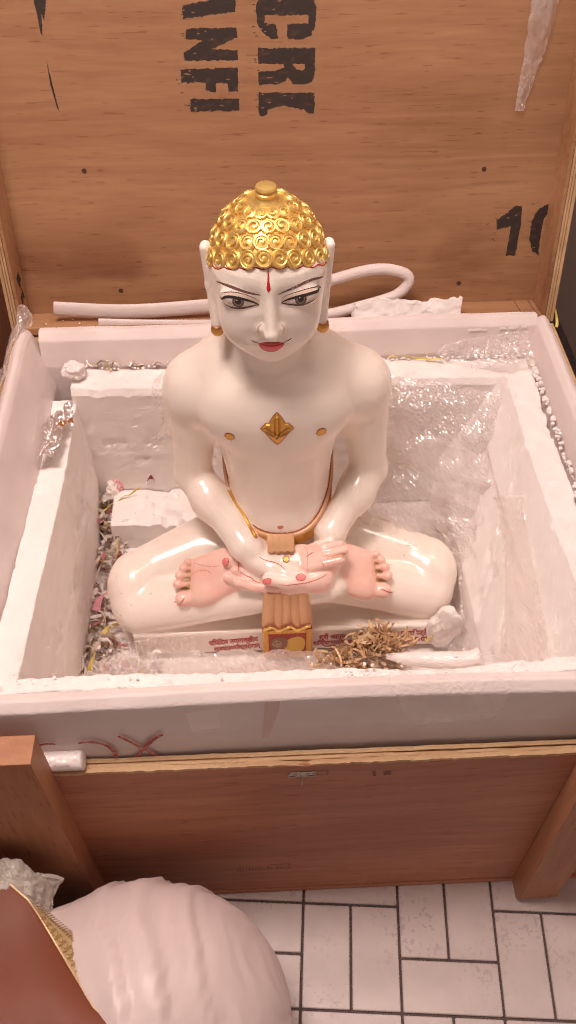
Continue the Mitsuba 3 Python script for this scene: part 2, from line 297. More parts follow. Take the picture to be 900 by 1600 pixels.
for q in ([(0.085, 0.030), (0.105, 0.022), (0.112, 0.040), (0.094, 0.050)], [(0.048, 0.030), (0.068, 0.024), (0.074, 0.046), (0.055, 0.052), (0.060, 0.040)], [(0.076, 0.037), (0.088, 0.036), (0.088, 0.040), (0.077, 0.042)]):
    add(L+'__stencil_letter', flat(ragged(Polygon(q).buffer(0), 0.0012, 4), on_side), 'stencil_ink')

# ------------------------------------------------------------------ foam lining and packing
def sweep(prof, path_fn, s, amp=0.0, sc=9.0, seed=0, res=0.008, fine=0.0, gouge=0.0):
    """closed profile (u, z) carried along s; path_fn(s, u, z) -> xyz; soft surface noise"""
    q = np.array(LineString(list(prof)+[prof[0]]).segmentize(res).coords)[:-1]
    S, K = len(s), len(q)
    P = np.array([[path_fn(a, u, z) for u, z in q] for a in s])
    if amp or fine:
        c = P.mean(axis=1, keepdims=True); d = P-c; d /= np.linalg.norm(d, axis=-1, keepdims=True)+1e-9
        P = P+d*(2*amp*nz(P, sc, seed)[..., None])+d*(2*fine*nz(P, 120, seed+3, 2)[..., None])
    if gouge:
        c = P.mean(axis=1, keepdims=True); d = P-c; d /= np.linalg.norm(d, axis=-1, keepdims=True)+1e-9
        g_ = np.clip((meshkit.fbm(P*[34, 34, 20], 3, seed+40)-.60)*9, 0, 1)*(.6+.8*meshkit.noise(P*230, seed+41)); P = P-d*(gouge*g_)[..., None]
    i = np.arange(S*K).reshape(S, K); j = np.roll(i, -1, axis=1)
    f = np.stack([i[:-1], j[:-1], j[1:], i[1:]], -1).reshape(-1, 4)
    f = np.vstack([f[:, [0, 1, 2]], f[:, [0, 2, 3]]])
    v = P.reshape(-1, 3); v = np.vstack([v, P[0].mean(0), P[-1].mean(0)]); m = len(v)
    k = np.arange(K); k2 = (k+1) % K
    f = np.vstack([f, np.stack([k2, k, np.full(K, m-2)], 1), np.stack([i[-1][k], i[-1][k2], np.full(K, m-1)], 1)])
    mm = trimesh.Trimesh(v, f, process=False)
    if mm.volume < 0: mm.invert()
    return mm
def rnd(pts, r): return list(Polygon(pts).buffer(-r).buffer(r, quad_segs=6).exterior.coords)[:-1]
ys = np.linspace(0.060, 0.845, 90)
xs = np.linspace(-0.500, 0.500, 120)
# left liner: thick foam sheet bulging over the rim
def left_path(s, u, z):
    b = 0.012*math.sin((s-0.06)/0.785*3.14)
    e = min(1.0, (0.845-s)/0.10) ; zz = z-(0.015*(1-e)**2 if z > .4 else 0)
    return (u+b*max(0, z-0.1)*0.8-0.006*(s > .7)*(s-.7)*4, s, zz)
add('foam_liner', sweep(rnd([(-0.502, 0.035), (-0.502, 0.44), (-0.492, 0.505), (-0.476, 0.525), (-0.466, 0.510), (-0.445, 0.44), (-0.436, 0.40), (-0.436, 0.035)], 0.008), left_path, ys, 0.0035, 7, 1), 'pe_foam', 50,
    'thick soft foam sheet lining the left side of the crate', 'packing foam', 'foam sheets lining the crate')
add('foam_liner', sweep(rnd([(0.502, 0.035), (0.502, 0.43), (0.494, 0.49), (0.479, 0.507), (0.466, 0.495), (0.455, 0.45), (0.449, 0.40), (0.449, 0.035)], 0.008), lambda s, u, z: (u, s, z), ys, 0.0035, 7, 2), 'pe_foam', 50,
    'soft foam sheet with rounded edge lining the right side of the crate', 'packing foam', 'foam sheets lining the crate')
add('foam_liner', sweep(rnd([(0.8695, 0.035), (0.8695, 0.475), (0.862, 0.4975), (0.845, 0.503), (0.828, 0.49), (0.815, 0.44), (0.812, 0.035)], 0.008), lambda s, u, z: (s, u, z+(0.004*math.sin(s*5))), np.linspace(-0.455, 0.468, 110), 0.003, 7, 3), 'pe_foam', 50,
    'soft foam sheet along the back of the crate under the lid', 'packing foam', 'foam sheets lining the crate')
add('foam_liner', sweep(rnd([(0.0235, 0.035), (0.0215, 0.30), (0.0235, 0.50), (0.027, 0.560), (0.040, 0.570), (0.055, 0.560), (0.056, 0.035)], 0.006), lambda s, u, z: (s, u+0.003*math.sin(s*6+1), z+0.004*math.sin(s*4.0+2)-0.003), np.linspace(-0.502, 0.502, 130), 0.0022, 8, 4), 'pe_foam', 50,
    'foam sheet rising above the front panel with red marker strokes', 'packing foam', 'foam sheets lining the crate')
FL = 'foam_liner_003'
scene['marker_red'] = P_(proc(lambda p, n, uv: mix((0.36, 0.06, 0.055), (0.52, 0.22, 0.20), smoothstep(.45, .75, noise(p.x*260, p.z*330, 0)))), 0.6)
def stroke(pts, w, seed):
    q = spline(pts, 40); ww = w*(0.75+0.6*meshkit.noise(np.c_[q*90, np.full(len(q), seed)]))
    return unary_union([LineString(q[i:i+2]).buffer(ww[i]) for i in range(len(q)-1)])
fr = lambda u, v: (u, 0.0232+0.003*math.sin(u*6+1)-0.0042, v)
add(FL+'__marker_stroke', flat(stroke([(-0.3320, 0.497), (-0.3230, 0.5005), (-0.3130, 0.4985)], 0.0017, 1), fr), 'marker_red')
add(FL+'__marker_stroke', flat(stroke([(-0.2830, 0.4985), (-0.2760, 0.4995), (-0.2642, 0.4975), (-0.2530, 0.489), (-0.2460, 0.472), (-0.2460, 0.455), (-0.2520, 0.4411)], 0.0022, 2), fr), 'marker_red')
add(FL+'__marker_stroke', flat(stroke([(-0.2336, 0.5093), (-0.2150, 0.483), (-0.2000, 0.462), (-0.1870, 0.4443)], 0.0022, 3), fr), 'marker_red')
add(FL+'__marker_stroke', flat(stroke([(-0.1842, 0.5071), (-0.1980, 0.492), (-0.2097, 0.4741), (-0.2190, 0.455), (-0.2220, 0.4404)], 0.0024, 4), fr), 'marker_red')

# polystyrene slabs
def slab(pts, path, s, fine=0.0019, amp=0.0018, seed=0, res=0.006): return sweep(rnd(pts, 0.0025), path, s, amp, 20, seed, res, fine, 0.0055)
G = 'white polystyrene slabs around the statue'
add('polystyrene_slab', slab([(-0.433, 0.102), (-0.433, 0.417), (-0.3925, 0.415), (-0.386, 0.26), (-0.390, 0.102)], lambda s, u, z: (u-0.006+0.010*math.sin((s-.1)*3.9)*(1 if u > -.41 else .4), s, z+0.012*math.sin(s*6+.4)*(z > .3)), np.linspace(0.088, 0.758, 130), seed=5), 'styrofoam', 35,
    'upright white polystyrene slab left of the statue with foil on its top edge', 'polystyrene', G)
add('polystyrene_slab', slab([(0.752, 0.102), (0.750, 0.420), (0.757, 0.432), (0.808, 0.436), (0.809, 0.102)], lambda s, u, z: (s, u, z+0.004*math.sin(s*9)*(z > .3)), np.linspace(-0.398, 0.452, 150), seed=6), 'styrofoam', 35,
    'low white polystyrene slab behind the statue', 'polystyrene', G)
def right_path(s, u, z):
    k = (z-0.12)/0.34
    return (u+0.012*math.sin(s*7+1)*(k > .7)*0.5, s, z)
add('polystyrene_slab', slab([(0.445, 0.102), (0.4465, 0.455), (0.400, 0.448), (0.302, 0.232), (0.300, 0.102)], right_path, np.linspace(0.088, 0.7495, 130), seed=7), 'styrofoam', 35,
    'wide sloping white polystyrene slab right of the statue', 'polystyrene', G)
add('polystyrene_slab', slab([(0.0585, 0.102), (0.0585, 0.540), (0.063, 0.546), (0.084, 0.542), (0.086, 0.535), (0.086, 0.102)], lambda s, u, z: (s, u, z+(0.003*math.sin(s*8)+0.003*math.sin(s*23+1)-0.018*math.exp(-((s-.16)/.11)**2)-0.006*math.exp(-((s-.0)/.08)**2))*(z > .4)), np.linspace(-0.432, 0.443, 260), 0.0038, 0.0020, 8, 0.0034), 'styrofoam', 35,
    'white polystyrene slab with rough top along the front of the crate', 'polystyrene', G)
add('polystyrene_slab', rbox((-0.435, 0.05, 0.031), (0.448, 0.81, 0.1)), 'styrofoam', 35, 'flat white polystyrene base under the statue', 'polystyrene', G)
def rough_block(lo, hi, top, seed, n=60):
    """block whose top is broken: heightfield over its plan"""
    X, Y = np.meshgrid(np.linspace(lo[0], hi[0], n), np.linspace(lo[1], hi[1], n//2)); Z = np.full_like(X, hi[2])
    r = meshkit.fbm(np.stack([X*30, Y*30, X*0+seed], -1), 3); b = meshkit.noise(np.stack([X*170, Y*170, X*0+seed], -1))
    m_ = np.clip((r-0.42)*6, 0, 1)*np.clip((X-lo[0])/(hi[0]-lo[0])*3-.6, 0, 1)
    Z = Z-top*m_*(0.55+0.45*b)+0.0008*b
    P = np.stack([X, Y, Z], -1)
    def skirt(e): return grid_mesh(np.stack([e, np.c_[e[:, :2], np.full(len(e), lo[2])]], 0))
    ms = [grid_mesh(P), skirt(P[0, ::-1]), skirt(P[-1]), skirt(P[:, 0]), skirt(P[::-1, -1])]
    return cat_(ms)
add('polystyrene_block', rough_block((-0.357, 0.652, 0.101), (-0.10, 0.7485, 0.168), 0.022, 2), 'styrofoam', 35, 'white polystyrene block with a broken top on the left behind the knee', 'polystyrene')
def chunk(c, r, seed, sq=(1, 1, 1), bead=1.0):
    m = trimesh.creation.icosphere(4, 1.0); v = m.vertices
    d = 1+0.55*nz(v, 1.6, seed)*2*0.6; v2 = v*d[:, None]*np.array(r)
    v2 = np.sign(v2)*np.abs(v2)**1.0
    v2 = v2+v*(0.0022*bead*2*nz(v2, 190, seed+1, 2))[:, None]
    m.vertices = v2+np.array(c); return m
add('polystyrene_lump', chunk((-0.392, 0.783, 0.452), (0.021, 0.016, 0.018), 3), 'styrofoam', 40, 'crumbly white polystyrene lump at the back left corner', 'polystyrene')
add('polystyrene_lump', chunk((0.262, 0.378, 0.180), (0.030, 0.017, 0.055), 12), 'styrofoam', 40, 'broken white polystyrene lump at the right end of the statue base', 'polystyrene')
add('polystyrene_lump', chunk((-0.235, 0.585, 0.118), (0.085, 0.050, 0.022), 8), 'styrofoam', 40, 'white polystyrene fragments behind the left knee', 'polystyrene')
# broken strip of polystyrene on top of the back liner
n_ = 90
X = np.linspace(0.128, 0.331, n_); V = np.linspace(0, 1, 16)
P3 = np.zeros((16, n_, 3))
for k, v in enumerate(V): P3[k] = np.stack([X+0.006*(1-v)*np.sin(X*60), 0.895-0.020*v+0*X, 0.510+0.003*np.sin(X*40)-0.030*v], 1)
P3 += np.stack([0*P3[..., 0], -0.006*nz(P3, 75, 4, 3), 0.004*nz(P3, 60, 9, 3)], -1)*1.6
add('polystyrene_strip', thick(P3[::-1], 0.016), 'styrofoam', 40, 'broken white polystyrene strip lying on the foam at the back right', 'polystyrene')
# foam strips lying on the lid's lower board
def band(pts, h, thk, n=50, axis=(0, 0.2, 0.98)):
    q = spline(pts, n); return tube(q, thk, 12, flat=h/thk, up=axis)
add('foam_strip', band([(-0.440, 0.925, 0.491), (-0.3756, 0.926, 0.484), (-0.3024, 0.924, 0.481), (-0.2281, 0.925, 0.482), (-0.1411, 0.926, 0.487), (-0.06, 0.927, 0.490)], 0.0145, 0.006), 'pe_foam', 50, 'pale foam strip lying flat behind the head on the left', 'packing foam')
add('foam_strip', band([(-0.09, 0.930, 0.490), (-0.02, 0.932, 0.506), (0.0925, 0.935, 0.5321), (0.1642, 0.937, 0.5501), (0.213, 0.937, 0.5465), (0.2380, 0.935, 0.5300), (0.2300, 0.931, 0.5105), (0.1938, 0.927, 0.490), (0.1447, 0.920, 0.4800), (0.0954, 0.915, 0.4700), (0.03, 0.910, 0.472)], 0.0105, 0.0105, 80), 'pe_foam', 50, 'looped pale foam tube sticking up behind the right ear', 'packing foam')
add('foam_strip', band([(-0.3560, 0.905, 0.4680), (-0.2674, 0.903, 0.4640), (-0.1314, 0.900, 0.4615), (-0.05, 0.90, 0.4615)], 0.011, 0.005), 'pe_foam', 50, 'thin pale foam strip resting on the back foam sheet', 'packing foam')
rp = [( -0.345+0.0012*k, 0.0110, 0.4660+0.0003*math.sin(k)) for k in range(53)]
add('foam_roll', tube(rp, [0.004]+[0.0122]*51+[0.0095], 18), 'plastic_sheen', 40, 'short shiny white foam roll wedged behind the left batten', 'packing foam')
scene['plastic_sheen'] = bump(P_((0.80, 0.74, 0.72), 0.28, clearcoat=0.5), lambda p, n, uv: fbm(p.x*130, p.y*130, p.z*130, 3), 0.003)

# ------------------------------------------------------------------ the marble statue: one smooth body as a distance field
class Field:
    """smooth unions of simple distance functions; each item is touched only near its own box"""
    def __init__(self): self.items = []
    def cap(self, a, b, ra, rb, k=0.012): self.items.append(('cap', np.array(a, float), np.array(b, float), ra, rb, k))
    def ell(self, c, r, k=0.012, R=None): self.items.append(('ell', np.array(c, float), np.array(r, float), R, None, k))
    def box(self, lo, hi, r, k=0.012): self.items.append(('box', (np.array(lo)+np.array(hi))/2, (np.array(hi)-np.array(lo))/2, r, None, k))
    def fn(self, f, lo, hi, k): self.items.append(('fn', np.array(lo, float), np.array(hi, float), f, None, k))
    def cut(self, c, r, k=0.004): self.items.append(('cut', np.array(c, float), np.array(r, float), None, None, k))
    def chain(self, pts, rs, k=0.004, k0=None):
        for i in range(len(pts)-1): self.cap(pts[i], pts[i+1], rs[i], rs[i+1], k if i or k0 is None else k0)
    @staticmethod
    def bounds(it, m):
        t, a, b = it[0], it[1], it[2]
        if t == 'cap': r = max(it[3], it[4])+m; return np.minimum(a, b)-r, np.maximum(a, b)+r
        if t == 'fn': return a-m, b+m
        e = np.full(3, b.max()) if (t == 'ell' and it[3] is not None) else b
        return a-e-m, a+e+m
    @staticmethod
    def dist(it, x, y, z):
        t, a, b = it[0], it[1], it[2]
        if t == 'cap':
            ab = b-a; h = np.clip(((x-a[0])*ab[0]+(y-a[1])*ab[1]+(z-a[2])*ab[2])/max(ab@ab, 1e-12), 0, 1)
            return np.sqrt((x-a[0]-h*ab[0])**2+(y-a[1]-h*ab[1])**2+(z-a[2]-h*ab[2])**2)-(it[3]+(it[4]-it[3])*h)
        if t in ('ell', 'cut'):
            px, py, pz = x-a[0], y-a[1], z-a[2]
            if it[3] is not None:
                R = it[3]; px, py, pz = [R[i, 0]*px+R[i, 1]*py+R[i, 2]*pz for i in range(3)]
            k0 = np.sqrt((px/b[0])**2+(py/b[1])**2+(pz/b[2])**2); k1 = np.sqrt((px/b[0]**2)**2+(py/b[1]**2)**2+(pz/b[2]**2)**2)
            return k0*(k0-1)/np.maximum(k1, 1e-9)
        if t == 'box':
            r = it[3]; qx, qy, qz = np.abs(x-a[0])-b[0]+r, np.abs(y-a[1])-b[1]+r, np.abs(z-a[2])-b[2]+r
            return np.sqrt(np.maximum(qx, 0)**2+np.maximum(qy, 0)**2+np.maximum(qz, 0)**2)+np.minimum(np.maximum(qx, np.maximum(qy, qz)), 0)-r
        return it[3](x, y, z)
    @staticmethod
    def join(F, d, it):
        k = it[5]
        if it[0] == 'cut':
            h = np.maximum(k-np.abs(F+d), 0)/k; return np.maximum(F, -d)+h*h*k*0.25
        h = np.maximum(k-np.abs(F-d), 0)/k; return np.minimum(F, d)-h*h*k*0.25
    def at(self, P):
        P = np.asarray(P, float); x, y, z = P.T; F = np.full(len(x), 0.5); p0, p1 = P.min(0), P.max(0)
        for it in self.items:
            a, b = self.bounds(it, 0.04)
            if (b < p0).any() or (a > p1).any(): continue
            F = self.join(F, self.dist(it, x, y, z), it)
        return F
    def grad(self, P, e=4e-4):
        g = np.stack([self.at(P+np.eye(3)[i]*e)-self.at(P-np.eye(3)[i]*e) for i in range(3)], 1)
        return g/(np.linalg.norm(g, axis=1, keepdims=True)+1e-12)
    def surface(self, O, Dv, tmax=1.0, n=90, sdf_from=0.0):
        """first hit of the rays O + t Dv"""
        O, Dv = np.atleast_2d(O).astype(float), np.atleast_2d(Dv).astype(float); Dv = Dv/np.linalg.norm(Dv, axis=1, keepdims=True); t = np.full(len(O), sdf_from)
        for _ in range(n):
            t = t+np.clip(self.at(O+t[:, None]*Dv)*0.8, -0.01, 0.03)
        return O+t[:, None]*Dv
    def mesh(self, lo, hi, h):
        lo, hi = np.array(lo), np.array(hi); n = np.ceil((hi-lo)/h).astype(int)+1
        ax = [(lo[i]+h*np.arange(n[i])).astype(np.float32) for i in range(3)]
        F = np.full(n, 0.5, np.float32)
        for it in self.items:
            a, b = self.bounds(it, 0.012+it[5]); i0 = np.clip(np.floor((a-lo)/h).astype(int), 0, n); i1 = np.clip(np.ceil((b-lo)/h).astype(int)+1, 0, n)
            if (i1 <= i0).any(): continue
            s = tuple(slice(p, q) for p, q in zip(i0, i1))
            F[s] = self.join(F[s], self.dist(it, ax[0][s[0]][:, None, None], ax[1][s[1]][None, :, None], ax[2][s[2]][None, None, :]).astype(np.float32), it)
        In = F < 0
        cnt = np.zeros(n-1, np.uint8)
        cs = list(np.ndindex(2, 2, 2)); sl = lambda c: tuple(slice(c[i], n[i]-1+c[i]) for i in range(3))
        for c in cs: cnt += In[sl(c)]
        cell = np.argwhere((cnt > 0) & (cnt < 8))
        vals = {c: F[cell[:, 0]+c[0], cell[:, 1]+c[1], cell[:, 2]+c[2]].astype(float) for c in cs}
        acc, num_ = np.zeros((len(cell), 3)), np.zeros(len(cell))
        for c in cs:
            for axi in range(3):
                if c[axi]: continue
                d = list(c); d[axi] = 1; d = tuple(d); f0, f1 = vals[c], vals[d]; m = (f0 < 0) != (f1 < 0)
                t_ = np.where(m, f0/np.where(m, f0-f1, 1), 0); p = np.tile(np.array(c, float), (len(cell), 1)); p[:, axi] = t_
                acc += p*m[:, None]; num_ += m
        V = lo+(cell+acc/num_[:, None])*h
        idx = np.full(n-1, -1, np.int64); idx[tuple(cell.T)] = np.arange(len(cell))
        faces = []
        for axi in range(3):
            b, c = (axi+1) % 3, (axi+2) % 3
            s0 = [slice(1, -1)]*3; s1 = list(s0); s0[axi] = slice(0, -1); s1[axi] = slice(1, None)
            A, B = In[tuple(s0)], In[tuple(s1)]; e = np.argwhere(A != B); flip = A[tuple(e.T)]
            e = e+np.array([0 if i == axi else 1 for i in range(3)])
            q = []
            for db, dc in ((-1, -1), (0, -1), (0, 0), (-1, 0)):
                g = e.copy(); g[:, b] += db; g[:, c] += dc; q.append(idx[tuple(g.T)])
            q = np.stack(q, 1); q = np.where(flip[:, None], q, q[:, ::-1]); q = q[(q >= 0).all(1)]
            faces.append(q)
        q = np.vstack(faces)
        return trimesh.Trimesh(V, np.vstack([q[:, [0, 1, 2]], q[:, [0, 2, 3]]]), process=False)

B = Field()          # whole body
TO = Field()         # trunk only, for the belt
zp = np.array([.20, .26, .30, .35, .40, .45, .50, .54, .58, .615, .64, .66, .68, .70])
ap = np.array([.112, .106, .098, .089, .0855, .0885, .096, .1035, .110, .110, .100, .082, .060, .050])
bp = np.array([.090, .095, .093, .090, .0800, .0780, .082, .086, .086, .080, .070, .060, .052, .050])
yp = np.array([.555, .555, .552, .548, .550, .552, .555, .556, .560, .566, .570, .571, .569, .567])
from scipy.interpolate import PchipInterpolator as PCH
fa, fb, fy = PCH(zp, ap), PCH(zp, bp), PCH(zp, yp)
zt = np.linspace(.18, .72, 400); ta, tb, ty_ = fa(np.clip(zt, .2, .7)), fb(np.clip(zt, .2, .7)), fy(np.clip(zt, .2, .7))
def trunk(x, y, z):
    z = np.asarray(z); zc = np.clip(z, .20, .70)
    a, b, yc = np.interp(zc, zt, ta), np.interp(zc, zt, tb), np.interp(zc, zt, ty_)
    xc = -.0215-.0115*np.clip((zc-.30)/.35, 0, 1)
    px, py = np.abs(x-xc)/a, np.abs(y-yc)/b
    d = ((px**2.35+py**2.35)**(1/2.35)-1)*np.minimum(a, b)
    return np.maximum(d, np.maximum(z-.70, .20-z))
for F in (B, TO): F.fn(trunk, (-.17, .44, .18), (.12, .67, .72), 0.02)
def mir(s, x, cx): return cx+s*x
for s in (-1, 1):
    B.ell((mir(s, .050, -.0295), .503, .590), (.056, .027, .046), 0.045)      # chest
    cx = -.0260
    B.cap((mir(s, .050, -.033), .572, .655), (mir(s, .110, -.026), .575, .600), .033, .040, 0.045)   # shoulder slope
    sh, el = (mir(s, .130, -.0245), .570, .584), (mir(s, .1490, -.021), .550, .412)
    md = tuple(np.array(sh)*.62+np.array(el)*.38)
    B.cap(sh, md, .0415, .0375, 0.030); B.cap(md, el, .0375, .0300, 0.010)
    B.ell((mir(s, .131, -.024), .569, .578), (.0395, .042, .042), 0.035)
    wr = (-.0850, .440, .3480) if s < 0 else (.0590, .4640, .3480)
    B.cap(el, wr, .0300, .0245, 0.012)
    mid = np.array(el)*.66+np.array(wr)*.34
    B.ell(mid+np.array([s*.003, .002, -.004]), (.0290, .036, .035), 0.02)
LP0 = len(B.items)
# base and lap
B.box((-.292, .3835, .114), (.272, .500, .178), .006, 0.006)
B.ell((-.02, .500, .190), (.230, .070, .040), 0.012)
B.box((-.175, .470, .114), (.140, .655, .185), .03, 0.02)
B.ell((-.022, .508, .215), (.180, .080, .080), 0.015)
# thighs and knees
kL, kR = (-.2830, .484, .226), (.2390, .490, .230)
B.cap((-.100, .560, .232), kL, .070, .0430, 0.02); B.cap((.055, .560, .235), kR, .070, .0425, 0.02)
TO.items += B.items[LP0:]
for c_ in ((-.2870, .462, .2120), (.2430, .468, .2150)): B.ell(c_, (.0490, .050, .0560), 0.022)
# shins: the right one under, the left one over it
B.cap((.2330, .443, .203), (-.075, .426, .294), .0500, .0290, 0.007)
B.cap((-.2780, .436, .199), (.056, .404, .277), .0510, .0260, 0.007)
# ---- feet, soles turned up and forward
def foot(s, ankle, ball, toes, rt):
    a, b = np.array(ankle, float), np.array(ball, float)
    wd = np.array([0, .060, .052]); wd /= np.linalg.norm(wd)
    up_ = np.array([0, -.655, .755])
    heel = a+np.array([0, .012, .004])
    for q, r0, r1 in ((-.026, .019, .018), (-.008, .021, .0165), (.010, .021, .0155), (.027, .018, .013)):
        B.cap(heel+wd*q*.75, b+wd*q*1.05+np.array([s*(.0075 if q < 0 else -.003)*0, 0, 0]), r0, r1, 0.012)
    B.ell(b+wd*-.022-np.array([s*.010, 0, 0])+up_*.004, (.020, .016, .014), 0.012)
    for (stem, tip, r0, r1) in toes:
        B.cap(stem, tip, r0, r0*.92, 0.004); B.ell(tip, (r1, r1*.95, r1*.95), 0.0035)
def T3(u): return tuple(u)
WD = np.array([0, .756, .655]); UPF = np.array([0, -.655, .755])
def toe_set(s, c, tx):
    out = []
    for q, dx, r0, r1 in ((-.0300, -.002, .0130, .0142), (-.0050, .0065, .0058, .0088), (.0100, .0030, .0056, .0083), (.0225, -.0035, .0052, .0075), (.0325, -.0115, .0048, .0068)):
        tip = np.array([tx+s*dx, c[1], c[2]])+WD*q*1.0+UPF*(.0045 if q > -.02 else .001)
        out.append((np.array([c[0]+s*(.004 if q > -.02 else 0), c[1], c[2]])+WD*q*.92-UPF*(.006 if q > -.02 else .001), tip, r0, r1))
    return out
FLb, FRb = np.array([-.1650, .424, .2800]), np.array([.1180, .424, .2830])
FT = Field()
def in_both(F2, f):
    n0 = len(B.items); f(); F2.items += B.items[n0:]
in_both(FT, lambda: foot(-1, (-.060, .434, .306), FLb, toe_set(-1, FLb, -.1965), 0))
in_both(FT, lambda: foot(1, (.050, .428, .304), FRb, toe_set(1, FRb, .1490), 0))
HN0 = len(B.items)
# ---- hands. lower hand (palm up, its fingers pointing left), then the upper hand resting in it
def inset(pts, rs): return [np.array(p)+np.array([0, .68, -.73])*r*.8 for p, r in zip(pts, rs)]
def finger(pts, rs, k=0.003, k0=0.006): B.chain(inset(pts, rs), rs, k, k0)
# lower hand
B.chain([(.0590, .464, .3460), (.0590, .440, .3180), (.0380, .400, .3060)], [.0240, .0205, .0195], 0.010)
B.cap((.036, .394, .308), (-.016, .392, .3000), .0200, .0165, 0.010)
B.cap((.040, .428, .306), (-.016, .424, .2990), .0180, .0150, 0.012)
finger([(-.020, .420, .3080), (-.0689, .422, .3087), (-.0956, .424, .3160), (-.1163, .424, .3296)], [.0110, .0105, .0100, .0090])
finger([(-.020, .408, .3010), (-.0640, .410, .3025), (-.0853, .412, .3075), (-.1031, .413, .3169)], [.0110, .0100, .0094, .0084])
finger([(-.020, .396, .2970), (-.0697, .398, .2970), (-.0963, .402, .3015), (-.1163, .405, .3088)], [.0110, .0100, .0096, .0086])
finger([(.000, .386, .2985), (-.0378, .384, .3020), (-.0750, .388, .3041), (-.0991, .391, .3122)], [.0120, .0100, .0092, .0080])
finger([(.0460, .392, .3235), (.0128, .380, .3228), (-.0221, .376, .3284), (-.0512, .377, .3357)], [.0150, .0115, .0105, .0092], 0.005, 0.010)
# upper hand
B.chain([(-.0850, .440, .3480), (-.0660, .4260, .3340)], [.0255, .0190], 0.012)
for y0, z0 in ((.4300, .3405), (.4210, .3380), (.4110, .3351), (.4010, .3320)):
    B.cap((-.060, .426+.55*(y0-.417), .329), np.array([.012, y0, z0])+np.array([0, .68, -.73])*.0125, .0150, .0120, 0.008)
UF = [([(.0134, .430, .3415), (.0356, .431, .3530), (.0567, .432, .3625)], [.0086, .0080, .0064])
      , ([(.0140, .421, .3390), (.0436, .423, .3522), (.0719, .424, .3628)], [.0092, .0086, .0068])
      , ([(.0156, .411, .3361), (.0483, .413, .3491), (.0786, .414, .3597)], [.0094, .0088, .0070])
      , ([(.0150, .400, .3330), (.0423, .401, .3425), (.0715, .402, .3508)], [.0098, .0092, .0076])]
for p_, r_ in UF: B.chain([np.array(q)+np.array([0, .68, -.73])*r*.45 for q, r in zip(p_, r_)], r_, 0.002, 0.004)
finger([(-.0735, .412, .3400), (-.0422, .398, .3375), (-.0183, .390, .3325), (.0079, .386, .3281)], [.0150, .0125, .0108, .0094], 0.005, 0.010)
HF = Field(); HF.items = B.items[HN0:]
# ---- neck and head
hx = -.0355
B.cap((-.0335, .566, .650), (-.0345, .553, .745), .0500, .0475, 0.030)
B.ell((hx, .548, .812), (.0745, .088, .090), 0.012)
fz, fw = np.array([.70, .715, .735, .755, .775, .80, .83, .845, .86, .88]), np.array([.023, .0395, .0535, .0615, .0660, .0700, .0710, .0650, .052, .030])
ffy = np.array([.499, .486, .4765, .4705, .4675, .4665, .4670, .4700, .482, .510])
def face(x, y, z):
    z = np.asarray(z); a = np.interp(z, fz, fw); f0 = np.interp(z, fz, ffy); yc = f0+.055
    px = np.abs(x-hx-.001)/a; py = np.abs(y-yc)/.055
    d = ((px**2.7+py**2.2)**(1/2.45)-1)*np.minimum(a, .055)*.85
    return np.maximum(d, np.maximum(z-.868, .706-z))
B.fn(face, (hx-.078, .452, .700), (hx+.078, .61, .880), 0.020)
B.ell((-.0340, .4930, .7250), (.0220, .0200, .0180), 0.030)
for s in (-1, 1):
    B.ell((hx+s*.030, .4850, .762), (.0280, .0190, .0300), 0.035)      # cheeks
    B.cut((hx+s*.0340, .4440, .8165), (.0280, .0130, .0120), 0.018)     # eye socket
    B.ell((hx+s*.0370, .4765, .8140), (.0260, .0155, .0130), 0.008)     # eyeball under its lids
    B.ell((-.0345+s*.0110, .4600, .7740), (.0056, .0085, .0062), 0.009) # nostril wings
    B.ell((-.0345+s*.0230, .4680, .7500), (.0060, .0060, .0060), 0.012)
B.cap((hx, .4660, .8330), (-.0345, .4425, .7750), .0054, .0076, 0.010)
B.ell((-.0345, .4430, .7725), (.0078, .0078, .0070), 0.006)
B.ell((-.0345, .4660, .7545), (.0140, .0070, .0048), 0.006)          # upper lip
B.ell((-.0345, .4650, .7435), (.0115, .0075, .0052), 0.005)          # lower lip
B.cut((-.0345, .4580, .7490), (.0150, .0040, .0011), 0.003)          # mouth line
for s in (-1, 1):
    B.cut((-.0345+s*.0045, .4570, .7635), (.0016, .006, .004), 0.004)
    # long ears
    top = np.array([hx+s*.0835, .5460, .8400]); mid = np.array([hx+s*.0800, .5400, .7880]); low = np.array([hx+s*.0735, .5240, .7340])
    for dx, dy, r in ((0, 0, .0066), (-.001, .008, .0066), (-.002, .016, .0064), (-.003, .024, .0060)):
        B.cap(top+[s*dx, dy, -.010*(dy > .015)], mid+[s*dx, dy, 0], r, r*.85, 0.006); B.cap(mid+[s*dx, dy, 0], low+[s*dx*.5, dy*.5, 0], r*.85, r, 0.006)
    B.cap(top+[-s*.0060, -.0060, -.026], mid+[-s*.0080, -.009, -.006], .0040, .0046, 0.005); B.cap(mid+[-s*.0080, -.009, -.006], low+[-s*.001, -.001, .004], .0046, .0062, 0.005)
# navel, nipple bosses
B.cut((-.0262, .4560, .3830), (.0035, .0060, .0030), 0.004)
HRES = 0.0017
S = 'marble_statue'
tag(S, 'white marble statue of a seated figure with a gold cap of curls', 'statue')
body = B.mesh((-.346, .355, .110), (.306, .68, .912), HRES)
bv = body.vertices
bn = np.array(body.vertex_normals)
